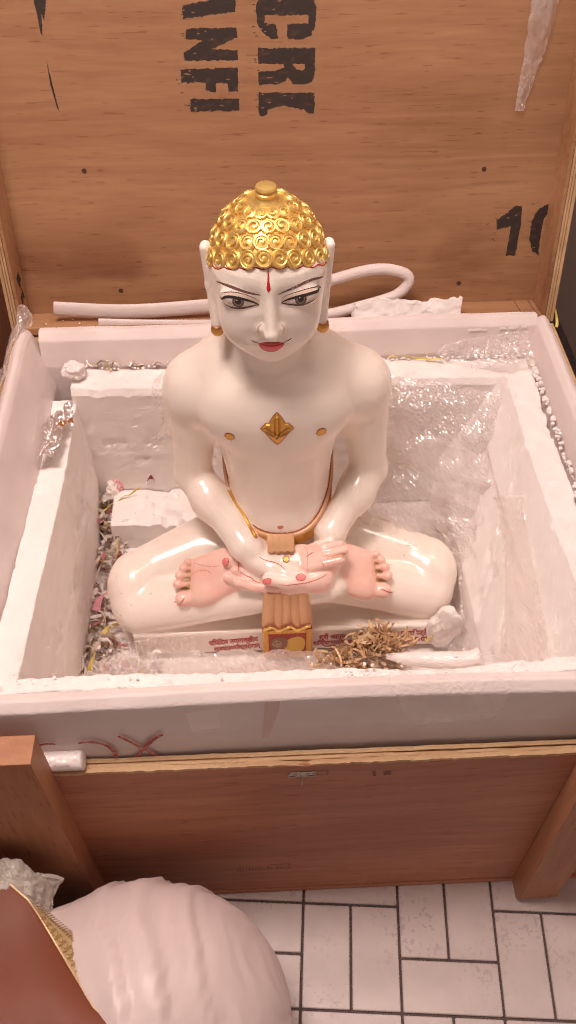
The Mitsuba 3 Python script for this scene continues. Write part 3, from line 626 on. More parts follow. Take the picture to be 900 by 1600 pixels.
# the paint on the stone: pink palms and soles, brown between the toes, faint stains
def segd(P, a, b):
    a, b = np.array(a), np.array(b); h = np.clip(((P-a)@(b-a))/((b-a)@(b-a)), 0, 1); return np.linalg.norm(P-a-h[:, None]*(b-a), axis=1)
def sst(a, b, x): t_ = np.clip((x-a)/(b-a), 0, 1); return t_*t_*(3-2*t_)
up_n = bn@UPF
low = np.array([0, 0, 0])
base = np.array([0.790, 0.705, 0.628]); cool = np.array([0.785, 0.720, 0.660]); warm = np.array([0.64, 0.545, 0.43])
w1 = meshkit.fbm(bv*9, 4, 3)[:, None]
col = base+(cool-base)*np.clip(w1*1.6-.3, 0, 1)
cl = np.clip(meshkit.fbm(bv*5+7, 4, 15)*2.6-1.0, 0, 1)[:, None]; col = col+(np.array([.735, .625, .525])-col)*.42*cl
vein = np.clip(1-np.abs(meshkit.fbm(bv*6+4, 5, 8)-.5)*22, 0, 1)**2*np.clip(meshkit.fbm(bv*3, 2, 5)*3-1.3, 0, 1)
col = col+(warm-col)*(0.34*vein)[:, None]
spot = np.clip(meshkit.noise(bv*150, 4)*9-7.9, 0, 1)*np.clip(meshkit.fbm(bv*7+9, 3, 2)*5-2.7, 0, 1)
col = col*(1-0.45*spot[:, None])
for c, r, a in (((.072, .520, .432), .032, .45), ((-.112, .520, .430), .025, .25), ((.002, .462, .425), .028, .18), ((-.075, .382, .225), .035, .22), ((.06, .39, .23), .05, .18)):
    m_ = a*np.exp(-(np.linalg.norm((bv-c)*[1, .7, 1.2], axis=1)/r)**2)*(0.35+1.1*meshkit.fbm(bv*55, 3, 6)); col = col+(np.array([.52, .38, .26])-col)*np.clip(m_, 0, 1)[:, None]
pink = np.array([0.75, 0.44, 0.365]); brown = np.array([0.40, 0.235, 0.105])
ftd, hnd = FT.at(bv), HF.at(bv)
wp = sst(.0035, .0003, ftd)*sst(-.45, .15, up_n)
thumbw = sst(.034, .014, segd(bv, (-.085, .43, .35), (-.022, .393, .333)))
wp = np.maximum(wp, sst(.0035, .0003, hnd)*(0.30+.55*sst(-.1, .7, up_n)+.35*sst(.55, .9, meshkit.fbm(bv*30, 2, 21)))*(1-.9*thumbw)*np.clip(sst(.362, .352, bv[:, 2])+sst(.434, .428, bv[:, 1])*sst(-.06, -.04, bv[:, 0]), 0, 1))
wp *= 0.62+0.5*meshkit.fbm(bv*40, 3, 11)
col = col+(pink-col)*np.clip(wp, 0, 1)[:, None]
wb = np.zeros(len(bv))
for s, fb_, tx in ((-1, FLb, -.1965), (1, FRb, .1490)):
    r = bv-fb_; q = r@WD; hgt = r@UPF; xx = s*r[:, 0]; L_ = abs(tx-fb_[0])
    wb = np.maximum(wb, sst(.0125, .0155, xx)*sst(L_+.003, L_-.002, xx-.006)*sst(-.0175, -.0145, q)*sst(.040, .034, q)*sst(.0065, .0035, hgt)*sst(-.020, -.016, hgt))
col = col+(brown-col)*np.clip(wb*0.9, 0, 1)[:, None]
# finger clefts of the upper hand
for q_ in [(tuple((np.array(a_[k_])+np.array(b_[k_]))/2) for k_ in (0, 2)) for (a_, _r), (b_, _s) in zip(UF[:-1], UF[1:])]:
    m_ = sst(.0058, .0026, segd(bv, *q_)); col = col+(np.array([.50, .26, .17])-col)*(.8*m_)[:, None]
add(S+'__body', trimesh.Trimesh(bv, body.faces, process=False), 'marble', True, color=np.clip(col, 0.02, .95))
BD = S+'__body'

# --- flat paint, laid on the stone
def fill_pts(poly, step):
    x0, y0, x1, y1 = poly.bounds; X, Y = np.meshgrid(np.arange(x0, x1+step, step), np.arange(y0, y1+step, step)); import shapely
    p = np.c_[X.ravel(), Y.ravel()]; inside = shapely.contains_xy(poly.buffer(-step*.35), p[:, 0], p[:, 1]); p = p[inside]
    rings = [poly.exterior]+list(poly.interiors)
    e = np.vstack([np.array(LineString(r.coords).segmentize(step).coords)[:-1] for r in rings])
    return np.vstack([e, p])
def tri_poly(poly, step):
    from scipy.spatial import Delaunay
    import shapely
    V, F, n = [], [], 0
    for g in getattr(poly, 'geoms', [poly]):
        if g.area < 1e-9: continue
        p = fill_pts(g, step); d = Delaunay(p).simplices; c = p[d].mean(1); k = shapely.contains_xy(g.buffer(step*.02), c[:, 0], c[:, 1]); d = d[k]
        a = p[d]; ar = (a[:, 1, 0]-a[:, 0, 0])*(a[:, 2, 1]-a[:, 0, 1])-(a[:, 1, 1]-a[:, 0, 1])*(a[:, 2, 0]-a[:, 0, 0]); d[ar < 0] = d[ar < 0][:, ::-1]
        V.append(p); F.append(d+n); n += len(p)
    return np.vstack(V), np.vstack(F)
def lay(P, off):
    P = np.asarray(P, float)
    for _ in range(3): g = B.grad(P); P = P-B.at(P)[:, None]*g*.9
    return P+B.grad(P)*off
def decal(key, poly, bsdf, off=0.0004, step=0.0011, label=None, o=None, n=None):
    """poly in the frontal plane (x, z), or in the plane through o square to n; projected on the body"""
    V, F = tri_poly(poly, step)
    if o is None: O, Dv = np.c_[V[:, 0], np.full(len(V), .33), V[:, 1]], np.tile([0, 1.0, 0], (len(V), 1))
    else:
        o, n = np.array(o, float), np.array(n, float)/np.linalg.norm(n); u = np.cross([0, 0, 1.0], n); u /= np.linalg.norm(u); v = np.cross(n, u)
        O, Dv = o+V[:, :1]*u+V[:, 1:]*v+n*.03, np.tile(-n, (len(V), 1))
    P = B.surface(O, Dv, n=70); P = P+B.grad(P)*off
    m = trimesh.Trimesh(P, F, process=False)
    fn_ = m.face_normals.mean(0)
    if fn_@(Dv[0]) > 0: m.invert()
    return add(key, m, bsdf, True, label=label)
def sp(pts, n=40, closed=False):
    p = list(pts)+([pts[0]] if closed else []); return [tuple(q) for q in spline(p, n)]
def pstroke(pts, w, taper=True):
    q = spline(pts, 36); u = np.linspace(0, 1, 36); ww = w*(np.sin(np.pi*np.clip(u*.94+.03, 0, 1))**.6 if taper is True else (1-u*.85 if taper == 'end' else (.15+u*.85 if taper == 'start' else np.ones(36))))
    return unary_union([LineString(q[i:i+2]).buffer(max(ww[i], 1.5e-4)) for i in range(35)])
# eyes: almond of white, shadow above, iris, pupil, glint, dark rims, lid crease
EYE = (([(-.0990, .8075), (-.0960, .8135), (-.0920, .8180), (-.0804, .8205), (-.0691, .8187), (-.0570, .8137), (-.0489, .8093)], [(-.0489, .8093), (-.0580, .8070), (-.0697, .8036), (-.0813, .8014), (-.0896, .8020), (-.0950, .8045), (-.0990, .8075)], (-.0758, .8140), [(-.0970, .8185), (-.0852, .8240), (-.0705, .8242), (-.0560, .8192), (-.0479, .8150)]),
       ([(-.0209, .8109), (-.0118, .8160), (-.0020, .8193), (.0096, .8207), (.0215, .8203), (.0270, .8180), (.0313, .8125)], [(.0313, .8125), (.0258, .8105), (.0181, .8080), (.0081, .8058), (-.0019, .8064), (-.0118, .8084), (-.0209, .8109)], (.0046, .8155), [(-.0200, .8182), (-.0101, .8222), (.0031, .8250), (.0165, .8250), (.0313, .8160)]))
for k, (upl, lol, ir, crease) in enumerate(EYE):
    sq_ = lambda q: [(x_, ir[1]+(z_-ir[1])*.90-.0004) for x_, z_ in q]
    upl, lol = sq_(upl), sq_(lol)
    a, b = spline(upl, 30), spline(lol, 40); alm = Polygon(np.vstack([a, b[1:-1]])).buffer(0)
    e = nxt(S+'__eye'); 
    decal(e+'__white', alm, 'eye_white', .0003)
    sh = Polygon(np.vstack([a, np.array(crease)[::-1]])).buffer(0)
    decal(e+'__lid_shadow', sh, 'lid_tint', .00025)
    iris = affinity.scale(Point(ir).buffer(.0072, quad_segs=12), 1, 1.18).intersection(alm); decal(e+'__iris', iris, 'iris_paint', .0006, .0008)
    ring = affinity.scale(Point(ir).buffer(.0074, quad_segs=12), 1, 1.18).intersection(alm).difference(affinity.scale(Point(ir).buffer(.0058, quad_segs=12), 1, 1.18)); decal(e+'__iris_rim', ring, 'brown_paint', .0008, .0008)
    decal(e+'__pupil', affinity.scale(Point(ir[0], ir[1]+.0006).buffer(.0038), 1, 1.18).intersection(alm), 'black_paint', .0009, .0008)
    decal(e+'__glint', Point(ir[0]-.0016, ir[1]+.0022).buffer(.0008), 'eye_white', .0011, .0005)
    decal(e+'__upper_rim', pstroke(upl, .0016, True), 'black_paint', .0010, .0006)
    decal(e+'__lower_rim', pstroke(lol, .0014, True), 'brown_paint', .0010, .0006)
    decal(e+'__lid_crease', pstroke(crease, .00045), 'brown_paint', .0005, .0006)
BROW = (([(-.1035, .8345), (-.0965, .8390), (-.0844, .8362), (-.0686, .8298), (-.0475, .8245)], .0019), ([(-.0225, .8252), (-.0010, .8342), (.0140, .8398), (.0340, .8350)], .0019))
decal(S+'__eyebrow', pstroke([(-.1030, .8235), (-.0973, .8266), (-.0857, .8292), (-.0687, .8272), (-.0475, .8238)], .0017), 'brow_paint', .0004, .0008)
br = pstroke([(-.0240, .8242), (-.0010, .8312), (.0150, .8330), (.0350, .8235)], .0017)
br = br.difference(unary_union([affinity.rotate(sbox(-.0075, .8295, -.0035, .8305), 15), affinity.rotate(sbox(-.0020, .8312, .0010, .8322), 12), affinity.rotate(sbox(.0120, .8326, .0150, .8334), 3)]))
decal(S+'__eyebrow', br, 'brow_paint', .0004, .0008, label='flaking right eyebrow')
scene['brow_paint'] = P_((0.16, 0.075, 0.06), 0.45)
decal(S+'__forehead_mark', Polygon(sp([(-.0362, .8575), (-.0374, .8480), (-.0385, .8380), (-.0384, .8325), (-.0364, .8302), (-.0343, .8325), (-.0343, .8380), (-.0352, .8480)], 50, True)).buffer(0), 'red_paint', .0005, .0008, label='red teardrop mark on the forehead')
lips = S+'__lips'
decal(lips, Polygon(sp([(-.0512, .7500), (-.0445, .7492), (-.0385, .7506), (-.0345, .7492), (-.0305, .7506), (-.0235, .7496), (-.0165, .7520)], 30)+sp([(-.0165, .7520), (-.0200, .7415), (-.0268, .7345), (-.0345, .7320), (-.0425, .7342), (-.0485, .7400), (-.0512, .7500)], 40)[1:-1]).buffer(0), 'lip_paint', .0005, .0009, label='red painted lips')
decal(lips+'__mouth_line', pstroke([(-.0530, .7507), (-.0430, .7462), (-.0345, .7456), (-.0240, .7462), (-.0145, .7530)], .0006), 'red_paint', .0008, .0006)
decal(lips+'__corner_line', pstroke([(-.0612, .7560), (-.0570, .7535), (-.0520, .7508)], .0006), 'brown_paint', .0006, .0006)
decal(lips+'__corner_line', pstroke([(-.0155, .7528), (-.0110, .7550), (-.0069, .7580)], .0006), 'brown_paint', .0006, .0006)
for s in (-1, 1):
    decal(S+'__nostril_line', pstroke([(-.0345+s*.0115, .7830), (-.0345+s*.0158, .7790), (-.0345+s*.0170, .7715), (-.0345+s*.0138, .7630)], .00045), 'faint_red', .0004, .0006)
scene['faint_red'] = P_((0.55, 0.26, 0.22), 0.4)

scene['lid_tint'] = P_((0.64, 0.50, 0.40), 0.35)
# --- gold cap of curls
cc, cr = np.array([hx, .548, .815]), np.array([.0780, .0920, .0905])
def dome(th, ph, h=0.0):
    n = np.stack([np.sin(th)*np.sin(ph), -np.sin(th)*np.cos(ph), np.cos(th)], -1); nn = n/cr; nn /= np.linalg.norm(nn, axis=-1, keepdims=True)
    return cc+n*cr+nn*h
def tilt(ph, k): return np.radians(k)*(1-np.cos(ph))
HC = S+'__hair_cap'
ph = np.linspace(-np.pi, np.pi, 120); P_s = []
for u in np.linspace(0.02, 1, 26): P_s.append(dome(u*(np.radians(60.5)+tilt(ph, 30)), ph, .0006))
P_s = np.array(P_s)
cap = thick(P_s, 0.004)
if np.linalg.norm((cap.vertices[len(P_s)*120:]-cc)/cr) > np.linalg.norm((cap.vertices[:len(P_s)*120]-cc)/cr): cap = thick(P_s[::-1], 0.004)
add(HC, cap, 'gold', 40, label='gold painted cap of coiled curls')
def curl(th0, ph0, R, hand_):
    th = th0; c0 = dome(np.array(th), np.array(ph0)); e = 1e-3
    tu = dome(np.array(th), np.array(ph0+e))-c0; tv = dome(np.array(th+e), np.array(ph0))-c0; tu /= np.linalg.norm(tu); tv -= tu*(tu@tv); tv /= np.linalg.norm(tv)
    def on(p2, h): 
        q = c0+p2[0]*tu+p2[1]*tv; d = (q-cc)/cr; d /= np.linalg.norm(d); n = d/cr; n /= np.linalg.norm(n); return cc+d*cr+n*h
    a = np.linspace(0, 2*np.pi*2.05, 46); r = np.interp(a, [0, 2*np.pi, a[-1]], [R*.93, R*.80, R*.16])
    a0 = RNG.uniform(-.8, .8)+1.2
    pts = [on((q*np.cos(x*hand_+a0), q*np.sin(x*hand_+a0)), .0016+.0030*(1-q/R)) for x, q in zip(a, r)]
    m = [tube(pts, np.interp(np.linspace(0, 1, 46), [0, .5, 1], [.0021, .0020, .0017]), 7)]
    rings = [[on((R*f*np.cos(x), R*f*np.sin(x)), h) for x in np.linspace(0, 2*np.pi, 21)] for f, h in ((1.04, -.0006), (.98, .0010), (.6, .0022), (.02, .0030))]
    g = grid_mesh(np.array(rings)); 
    if (g.face_normals*(g.triangles_center-cc)).sum() < 0: g.invert()
    return cat_(m+[g])
rowk = ((54.6, 28, 21), (42.0, 21, 19), (29.8, 14, 15), (18.6, 7, 11))
for ri, (t0, k, n) in enumerate(rowk):
    for j in range(n):
        p0 = (j+.5*(ri % 2)+.06*RNG.normal()*.5)/n*2*np.pi; p0 = (p0+np.pi) % (2*np.pi)-np.pi
        p0 = p0+ (-.10 if ri == 0 else 0.02)
        th = np.radians(t0)+tilt(p0, k)
        circ = np.sin(th)*cr[:2].mean()*2*np.pi/n
        add(HC+'__curl', curl(th, p0, min(.0127, circ*.535), 1 if (j+ri) % 3 else -1), 'gold', 50)
for k, (t0, tl, n) in enumerate(((68, 22, 16), (82, 14, 18))):                 # rows that fill the back of the head
    for j in range(n):
        p0 = np.pi*(.42+1.16*(j+.5)/n); th = np.radians(t0)+tilt(p0, tl)*.55
        if th > np.radians(60)+tilt(p0, 30)-.08: continue
        add(HC+'__curl', curl(th, p0, .0122, 1), 'gold', 50)
kn = lathe([(0.0, .0265), (.006, .0262), (.0115, .0245), (.0128, .0215), (.0112, .0185), (.0108, .0170), (.0128, .0145), (.0125, .0115), (.0112, .0090), (.0128, .0040), (.0165, -.001), (.017, -.004)], 36)
kn.apply_scale((1.13, 1.13, .86)); kn.apply_translation(cc+[0, 0, .0885]); 
TK = HC+'__topknot'; add(TK, kn, 'gold', 45, label='small gold knob on top of the cap')
sp_ = [np.array([r_*math.cos(a), r_*math.sin(a), 0])+cc+[0, 0, .0885+.0262-.00*r_] for a, r_ in zip(np.linspace(0, 11, 40), np.linspace(.0085, .001, 40))]
a = np.linspace(-2.05, 2.05, 160); n1 = 21
hl = np.array([dome(np.radians(60.6)+tilt(x, 28)+.035*abs(math.cos((x+.10)*n1/2)), np.array(x), .0002) for x in a])
hl = hl+0
add(HC+'__red_edge', tube(lay(hl, .0002), .0008, 6), 'red_paint', True, label='thin red painted line under the curls')

# --- ear drops, chest emblem, nipples, navel
for s, p in ((-1, (-.1085, .5215, .7275)), (1, (.0392, .5215, .7285))):
    m = trimesh.creation.icosphere(3, .0092); m.apply_scale((1, .95, 1.08)); m.apply_translation(p)
    ed = add(S+'__ear_drop', m, 'gold_paint', True)
    r_ = trimesh.creation.torus(.0072, .0011, 24, 8); r_.apply_translation(np.array(p)+[0, 0, .0068]); add(ed+'__collar', r_, 'brown_red', True)
eo = B.surface([(-.0283, .33, .586)], [(0, 1, 0)])[0]; en = B.grad(eo[None])[0]; en = en*.6+np.array([0, -.5, .5]); en /= np.linalg.norm(en)
K = [(0, .0275), (.0055, .0215), (.0098, .0140), (.0108, .0105), (.0165, .0105), (.0236, .0030), (.0160, -.0050), (.0100, -.0140), (.0050, -.0205), (0, -.0255)]
kite = Polygon(K+[(-a_, b_) for a_, b_ in K[::-1][1:-1]]).buffer(.0009).buffer(-.0004)
EM = S+'__chest_emblem'
eu = np.cross([0, 0, 1.0], en); eu /= np.linalg.norm(eu); ew = np.cross(en, eu)
def emb(P2, h): P2 = np.atleast_2d(P2); q = B.surface(eo+P2[:, :1]*eu+P2[:, 1:]*ew+en*.03, np.tile(-en, (len(P2), 1)), n=70); return q+en*np.reshape(h, (-1, 1))
decal(EM+'__outline', kite.buffer(.0012), 'brown_red', .0003, .0016, o=eo, n=en)
scene['brown_red'] = P_((0.30, 0.09, 0.04), 0.4)
V, F = tri_poly(kite, .0012)
dist_ = np.array([kite.exterior.distance(Point(p)) for p in V]); hgt = .0006+.0030*np.clip(dist_/.0025, 0, 1)**.6
for (c0, c1, wd_) in (((0, -.006), (0, .021), .0055), ((.004, -.008), (.0175, .0015), .0040), ((-.004, -.008), (-.0175, .0015), .0040)):
    dl = np.array([LineString([c0, c1]).distance(Point(p)) for p in V]); hgt += .0022*np.exp(-(dl/(wd_*.30))**2)-.0018*np.exp(-((dl-wd_*.62)/(wd_*.2))**2)+.0015*np.exp(-((dl-wd_*1.05)/(wd_*.25))**2)
m = trimesh.Trimesh(emb(V, hgt), F, process=False)
if m.face_normals.mean(0)@en < 0: m.invert()
add(EM, m, 'gold_paint', True, label='gold diamond shaped leaf emblem on the chest')
decal(EM+'__eyelet', Point(-.0005, -.0098).buffer(.0018), 'brown_paint', .0062, .0008, o=eo, n=en)
for c in ((-.1004, .468, .5697), (.0386, .4671, .5739)):
    c = lay([c], 0)[0]; n_ = B.grad(c[None])[0]
    k_ = decal(S+'__nipple', Point(0, 0).buffer(.0068), 'gold_paint', .0011, .0012, o=c, n=n_)
    decal(k_+'__outline', Point(0, 0).buffer(.0081), 'brown_red', .0004, .0012, o=c, n=n_)
c = lay([(-.0258, .4618, .3679)], 0)[0]; decal(S+'__navel', affinity.scale(Point(0, 0).buffer(.0042), 1.2, .85), 'red_soft', .0004, .0012, o=c, n=B.grad(c[None])[0])
scene['red_soft'] = P_((0.55, 0.19, 0.14), 0.4)
# --- palm dot, nails, painted lines on hands and feet
c = lay([(-.0183, .4144, .3413)], 0)[0]; n_ = B.grad(c[None])[0]
pd = decal(S+'__palm_dot', Point(0, 0).buffer(.0046), 'gold_paint', .0010, .001, o=c, n=n_, label='small gold dot on the palm'); decal(pd+'__outline', Point(0, 0).buffer(.0060), 'brown_paint', .0004, .001, o=c, n=n_)
for c, sx, sy, rot in (((-.1196, .423, .3276), .0095, .0060, 70), ((-.0512, .3741, .3351), .0085, .0055, 15), ((.0046, .3842, .3306), .0095, .0066, 0)):
    c = lay([c], 0)[0]; n_ = B.grad(c[None])[0]; n_ = n_*.7+np.array([0, -.7, .7])*.3
    el = affinity.rotate(affinity.scale(Point(0, 0).buffer(1), sx*.78, sy*.8), rot)
    k_ = decal(S+'__thumb_nail' if sx != .0095 or sy > .006 else S+'__finger_nail', el, 'nail_paint', .0008, .001, o=c, n=n_); decal(k_+'__rim', el.buffer(.0009), 'red_paint', .0004, .001, o=c, n=n_)
def line3(key, pts, r, bsdf='line_red'):
    q = lay(spline(pts, 24), .0002); add(key, tube(q, r*np.sin(np.pi*np.linspace(.06, .94, 24))**.5, 5), bsdf, True)
scene['line_red'] = P_((0.52, 0.11, 0.09), 0.4)
scene['line_pink'] = P_((0.58, 0.25, 0.20), 0.4)
for pts, r, mm_ in (
    ([(-0.2127, .401, .2512), (-.2037, .4012, .2541), (-.1922, .395, .2693)], .0011, 0), ([(.1413, .3976, .2731), (.152, .3932, .271), (.165, .405, .252)], .0011, 0),
    ([(-.1105, .4253, .3395), (-.1004, .4203, .3282), (-.0965, .4092, .3197)], .0008, 0), ([(-.0966, .4083, .3191), (-.0851, .4045, .3129), (-.0713, .3968, .3135), (-.0597, .3934, .312)], .0009, 0),
    ([(-.0625, .4145, .3503), (-.0417, .4072, .3449), (-.0262, .4013, .3395), (-.0203, .3919, .3376)], .0008, 0), ([(.0176, .4306, .3462), (.0187, .4123, .3401), (.0158, .3959, .332)], .0006, 1),
    ([(.0124, .4134, .3475), (.020, .4175, .3500), (.028, .419, .3530)], .0006, 0), ([(.040, .404, .346), (.042, .399, .3445), (.043, .394, .342)], .0005, 1), ([(.047, .418, .352), (.049, .412, .3515), (.050, .408, .350)], .0005, 1),
    ([(-.0315, .3747, .328), (-.0064, .3723, .3262), (.0253, .377, .3286), (.0502, .3888, .3324)], .0007, 0),
    ([(-.179, .4249, .2829), (-.1669, .4286, .2988), (-.1535, .4275, .3029), (-.145, .421, .3003)], .0006, 1), ([(-.1713, .4434, .3032), (-.1555, .4341, .307), (-.1282, .43, .3106)], .0006, 1)):
    line3(S+'__painted_line', pts, r, ('line_red', 'line_pink')[mm_])
for s, x0 in ((-1, FLb[0]), (1, FRb[0])):                     # gold dots between the toes
    for q in (-.0135, .0035, .0170, .0280):
        c = lay([np.array([x0+s*.021, .424, .2820])+WD*q], 0)[0]; m = trimesh.creation.icosphere(2, .0012); m.apply_translation(c); add(S+'__gold_dot', m, 'gold', True)

# --- belt, sash and the painted box at the middle of the base
phs = np.linspace(-2.4, 2.4, 97)
bo = np.stack([np.sin(phs), -np.cos(phs), 0*phs], 1)
def belt(lift, off):
    z = np.full(len(phs), .36)
    for _ in range(8):
        p = TO.surface(np.c_[np.full(len(phs), -.0225), np.full(len(phs), .552), z]+bo*.22, -bo, n=45)
        z = .5*z+.5*(.3475+lift+np.clip((p[:, 1]-.463)*.83, -.01, .16))
    return p+bo*off
BE = S+'__belt'
def outward(m):
    if (m.face_normals*(m.triangles_center-np.array([-.0225, .552, .38]))).sum() < 0: m.invert()
    return m
def belt_band(prof): return outward(grid_mesh(np.array([belt(h_, 0)+bo*o_+np.array([0, 0, 0])*h_ for o_, h_ in prof])))
add(BE, belt_band([(-.004, -.0150), (.0042, -.0140), (.0054, -.0105), (.0038, -.0070), (.0038, .0030), (.0030, .0045)]), 'gold_paint', 35, label='broad gold belt round the waist')
add(BE+'__ridge', belt_band([(.0028, .0044), (.0058, .0056), (.0066, .0086), (.0054, .0112), (-.004, .0122)]), 'ochre_paint', 35)
add(BE+'__red_edge', tube(belt(.0128, .0010), .0011, 6), 'brown_red', True)
add(BE+'__hanging_cord', tube(lay(spline([(-.1120, .515, .4050), (-.1085, .500, .3900), (-.1010, .482, .3760), (-.0880, .458, .3640), (-.0760, .440, .3600)], 30), .001), .0036, 8), 'gold_paint', True)
def pleats(x0, x1, z0, z1, ya, yb, n, amp, xs0=None, xs1=None):
    U_, V_ = np.meshgrid(np.linspace(0, 1, 90), np.linspace(0, 1, 12)); xs0 = xs0 or x0; xs1 = xs1 or x1
    x_ = (x0+(xs0-x0)*V_)*(1-U_)+(x1+(xs1-x1)*V_)*U_; y_ = ya+(yb-ya)*V_-amp*np.abs(np.sin(U_*np.pi*n)); z_ = z0+(z1-z0)*V_
    g = thick(np.stack([x_, y_, z_], -1), .006); 
    return g
SA = S+'__sash'; scene['sash_tan'] = P_((0.44, 0.25, 0.125), 0.42, metallic=0.15)
m = pleats(-.0480, -.0040, .3510, .3475, .4640, .4240, 4, .0030); add(SA, m, 'sash_tan', 50, label='orange pleated sash with a wavy gold hem')
m = pleats(-.0520, .0130, .2950, .2170, .3890, .3720, 5, .0075, -.0585, .0200); add(SA+'__fall', m, 'ochre_paint', 50)
hx_ = np.linspace(-.0590, .0205, 60); add(SA+'__hem', tube(np.stack([hx_, .3600-.0022*np.abs(np.sin((hx_+.059)/.0795*np.pi*5)), .2205+.0055*np.sin((hx_+.059)/.0795*np.pi*5-.6)], 1), .0026, 8), 'gold', True)
add(SA+'__hem', tube(np.stack([hx_, .3610-.0022*np.abs(np.sin((hx_+.059)/.0795*np.pi*5)), .2285+.0055*np.sin((hx_+.059)/.0795*np.pi*5-.6)], 1), .0014, 8), 'brown_red', True)
PB = S+'__emblem_box'
x0, x1, z0, z1, yf = -.0620, .0250, .1180, .2030, .3665
add(PB, rbox((x0, .3700, z0), (x1, .3790, z1), .002), 'red_field', label='framed painting of an animal on the front of the base')
scene['red_field'] = P_((0.33, 0.035, 0.022), 0.4)
for q in ((x0, z0, x0+.0105, z1), (x1-.0105, z0, x1, z1), (x0+.0106, z1-.0105, x1-.0106, z1), (x0+.0106, z0, x1-.0106, z0+.009)):
    add(PB+'__frame_bar', rbox((q[0], yf, q[1]), (q[2], .3698, q[3]), .0018), 'gold_matte')
scene['gold_matte'] = P_((0.62, 0.33, 0.07), 0.45, metallic=0.35)
fb2 = lambda d: (lambda u, v: (u, .3698-d, v))
add(PB+'__animal_body', flat(Polygon(sp([(-.020, .158), (-.010, .176), (.004, .178), (.011, .170), (.0125, .150), (.008, .134), (-.016, .134)], 40, True)), fb2(.0003)), 'animal_yellow')
add(PB+'__animal_head', flat(Polygon(sp([(-.048, .150), (-.046, .170), (-.036, .180), (-.024, .178), (-.018, .164), (-.022, .146), (-.036, .138)], 40, True)), fb2(.0006)), 'animal_mane')
add(PB+'__animal_face', flat(Polygon(sp([(-.044, .152), (-.043, .166), (-.035, .170), (-.029, .162), (-.032, .148)], 40, True)), fb2(.0009)), 'animal_face')
for c in ((-.041, .162), (-.034, .163)): add(PB+'__animal_eye', flat(Point(c).buffer(.0014), fb2(.0012)), 'black_paint')
scene['animal_yellow'] = P_((0.62, 0.38, 0.06), 0.45); scene['animal_mane'] = P_((0.24, 0.12, 0.075), 0.5); scene['animal_face'] = P_((0.36, 0.22, 0.15), 0.5)

# --- painted inscription on the base
def text2d(text, height, bold=0):
    from PIL import Image, ImageDraw, ImageFont
    f = ImageFont.truetype(glob.glob('/opt/blender-*/*/datafiles/fonts/NotoSansDevanagari-Regular.woff2')[0], 90)
    x0_, y0_, x1_, y1_ = f.getbbox(text, anchor='ls', stroke_width=bold)
    im = Image.new('L', (x1_-x0_+8, y1_-y0_+8)); ImageDraw.Draw(im).text((4-x0_, 4-y0_), text, 255, font=f, anchor='ls', stroke_width=bold)
    on = np.pad(np.asarray(im) > 127, ((0, 0), (1, 1))).astype(np.int8); rows, st = np.nonzero(np.diff(on, axis=1) == 1); en_ = np.nonzero(np.diff(on, axis=1) == -1)[1]
    from shapely import box as bx_
    shp = unary_union(list(bx_(st, -rows-1, en_, -rows))).buffer(.6).buffer(-.6).simplify(.7); s_ = height/62.0
    return affinity.affine_transform(shp, [s_, 0, 0, s_, -4*s_, (4-y0_)*s_])
def write(text, x0_, z0_, width, ang, h):
    p = text2d(text, h, 3); b = p.bounds; p = affinity.scale(p, width/(b[2]-b[0]), 1, origin=(b[0], 0)); p = affinity.translate(p, x0_-p.bounds[0], z0_); p = affinity.rotate(p, ang, origin=(x0_, z0_))
    m_ = flat(p, lambda u, v: (u, .30, v)); q_ = B.surface(m_.vertices, np.tile([0, 1.0, 0], (len(m_.vertices), 1)), n=60); m_.vertices = q_-[0, .0006, 0]
    add(S+'__inscription_line', m_, 'inscription_red')
write('विमिदम तपागच्छीय', -.1580, .1395, .0890, 6.0, .0145)
write('राज्ययशसूरीश्वराणाम्', -.1500, .1195, .0850, 6.0, .0135)
write('श्री आत्म - कमल लब्धि विजय मसूरि पट्टे', .0390, .1465, .1950, 1.0, .0140)
write('शिष्याभ्याम पूज्यपाद प्रतिष्ठित सूरीश्वराभ्याम', .0285, .1285, .2320, 0.5, .0130)
write('भिः - प्रतिष्ठा मूर्ति', .0500, .1160, .1000, 0.3, .0085)

# ------------------------------------------------------------------ clear film, shredded paper and the other loose packing
def film_bsdf(op0, op1, sc, rough=0.2, tint=(0.78, 0.725, 0.705), rw=0.16):
    def f(p, n, uv):
        q = fbm(p.x*sc, p.y*sc, p.z*sc, 3); r = dr.clip(1-dr.abs(fbm(p.x*sc*2.2+7, p.y*sc*2.2, p.z*sc*2.2, 3)-0.5)*14, 0, 1)
        return dr.clip(op0+(op1-op0)*dr.clip((q-.3)*2.2, 0, 1)+rw*r, 0.0, 0.95)
    return {'type': 'mask', 'opacity': proc(f), 'bsdf': {'type': 'twosided', 'bsdf': {'type': 'principled', 'base_color': rgb(*tint), 'roughness': rough, 'metallic': 0.3, 'specular': 0.9, 'clearcoat': 1.0, 'clearcoat_gloss': 0.9}}}
scene['film'] = film_bsdf(0.16, 0.42, 15)
scene['film_cloudy'] = film_bsdf(0.22, 0.55, 14, 0.2, (.93, .88, .86))
scene['film_white'] = film_bsdf(0.30, 0.56, 15, 0.18)
scene['film_clear'] = film_bsdf(0.00, 0.05, 12, 0.15, rw=0.05)
scene['film_thin'] = film_bsdf(0.03, 0.18, 22, 0.18)
def ridged(P, s, seed, o=3):
    out = 0; a = 1.0; tot = 0
    for k in range(o):
        w_ = P*s*2**k+3*meshkit.fbm(P*s*.5*2**k, 2, seed+30+k)[..., None]
        out = out+a*(1-np.abs(meshkit.noise(w_, seed+k)-.5)*2); tot += a; a *= .5
    return out/tot-.5
def normals_of(P):
    n = np.cross(np.gradient(P, axis=1), np.gradient(P, axis=0)); return n/(np.linalg.norm(n, axis=-1, keepdims=True)+1e-12)
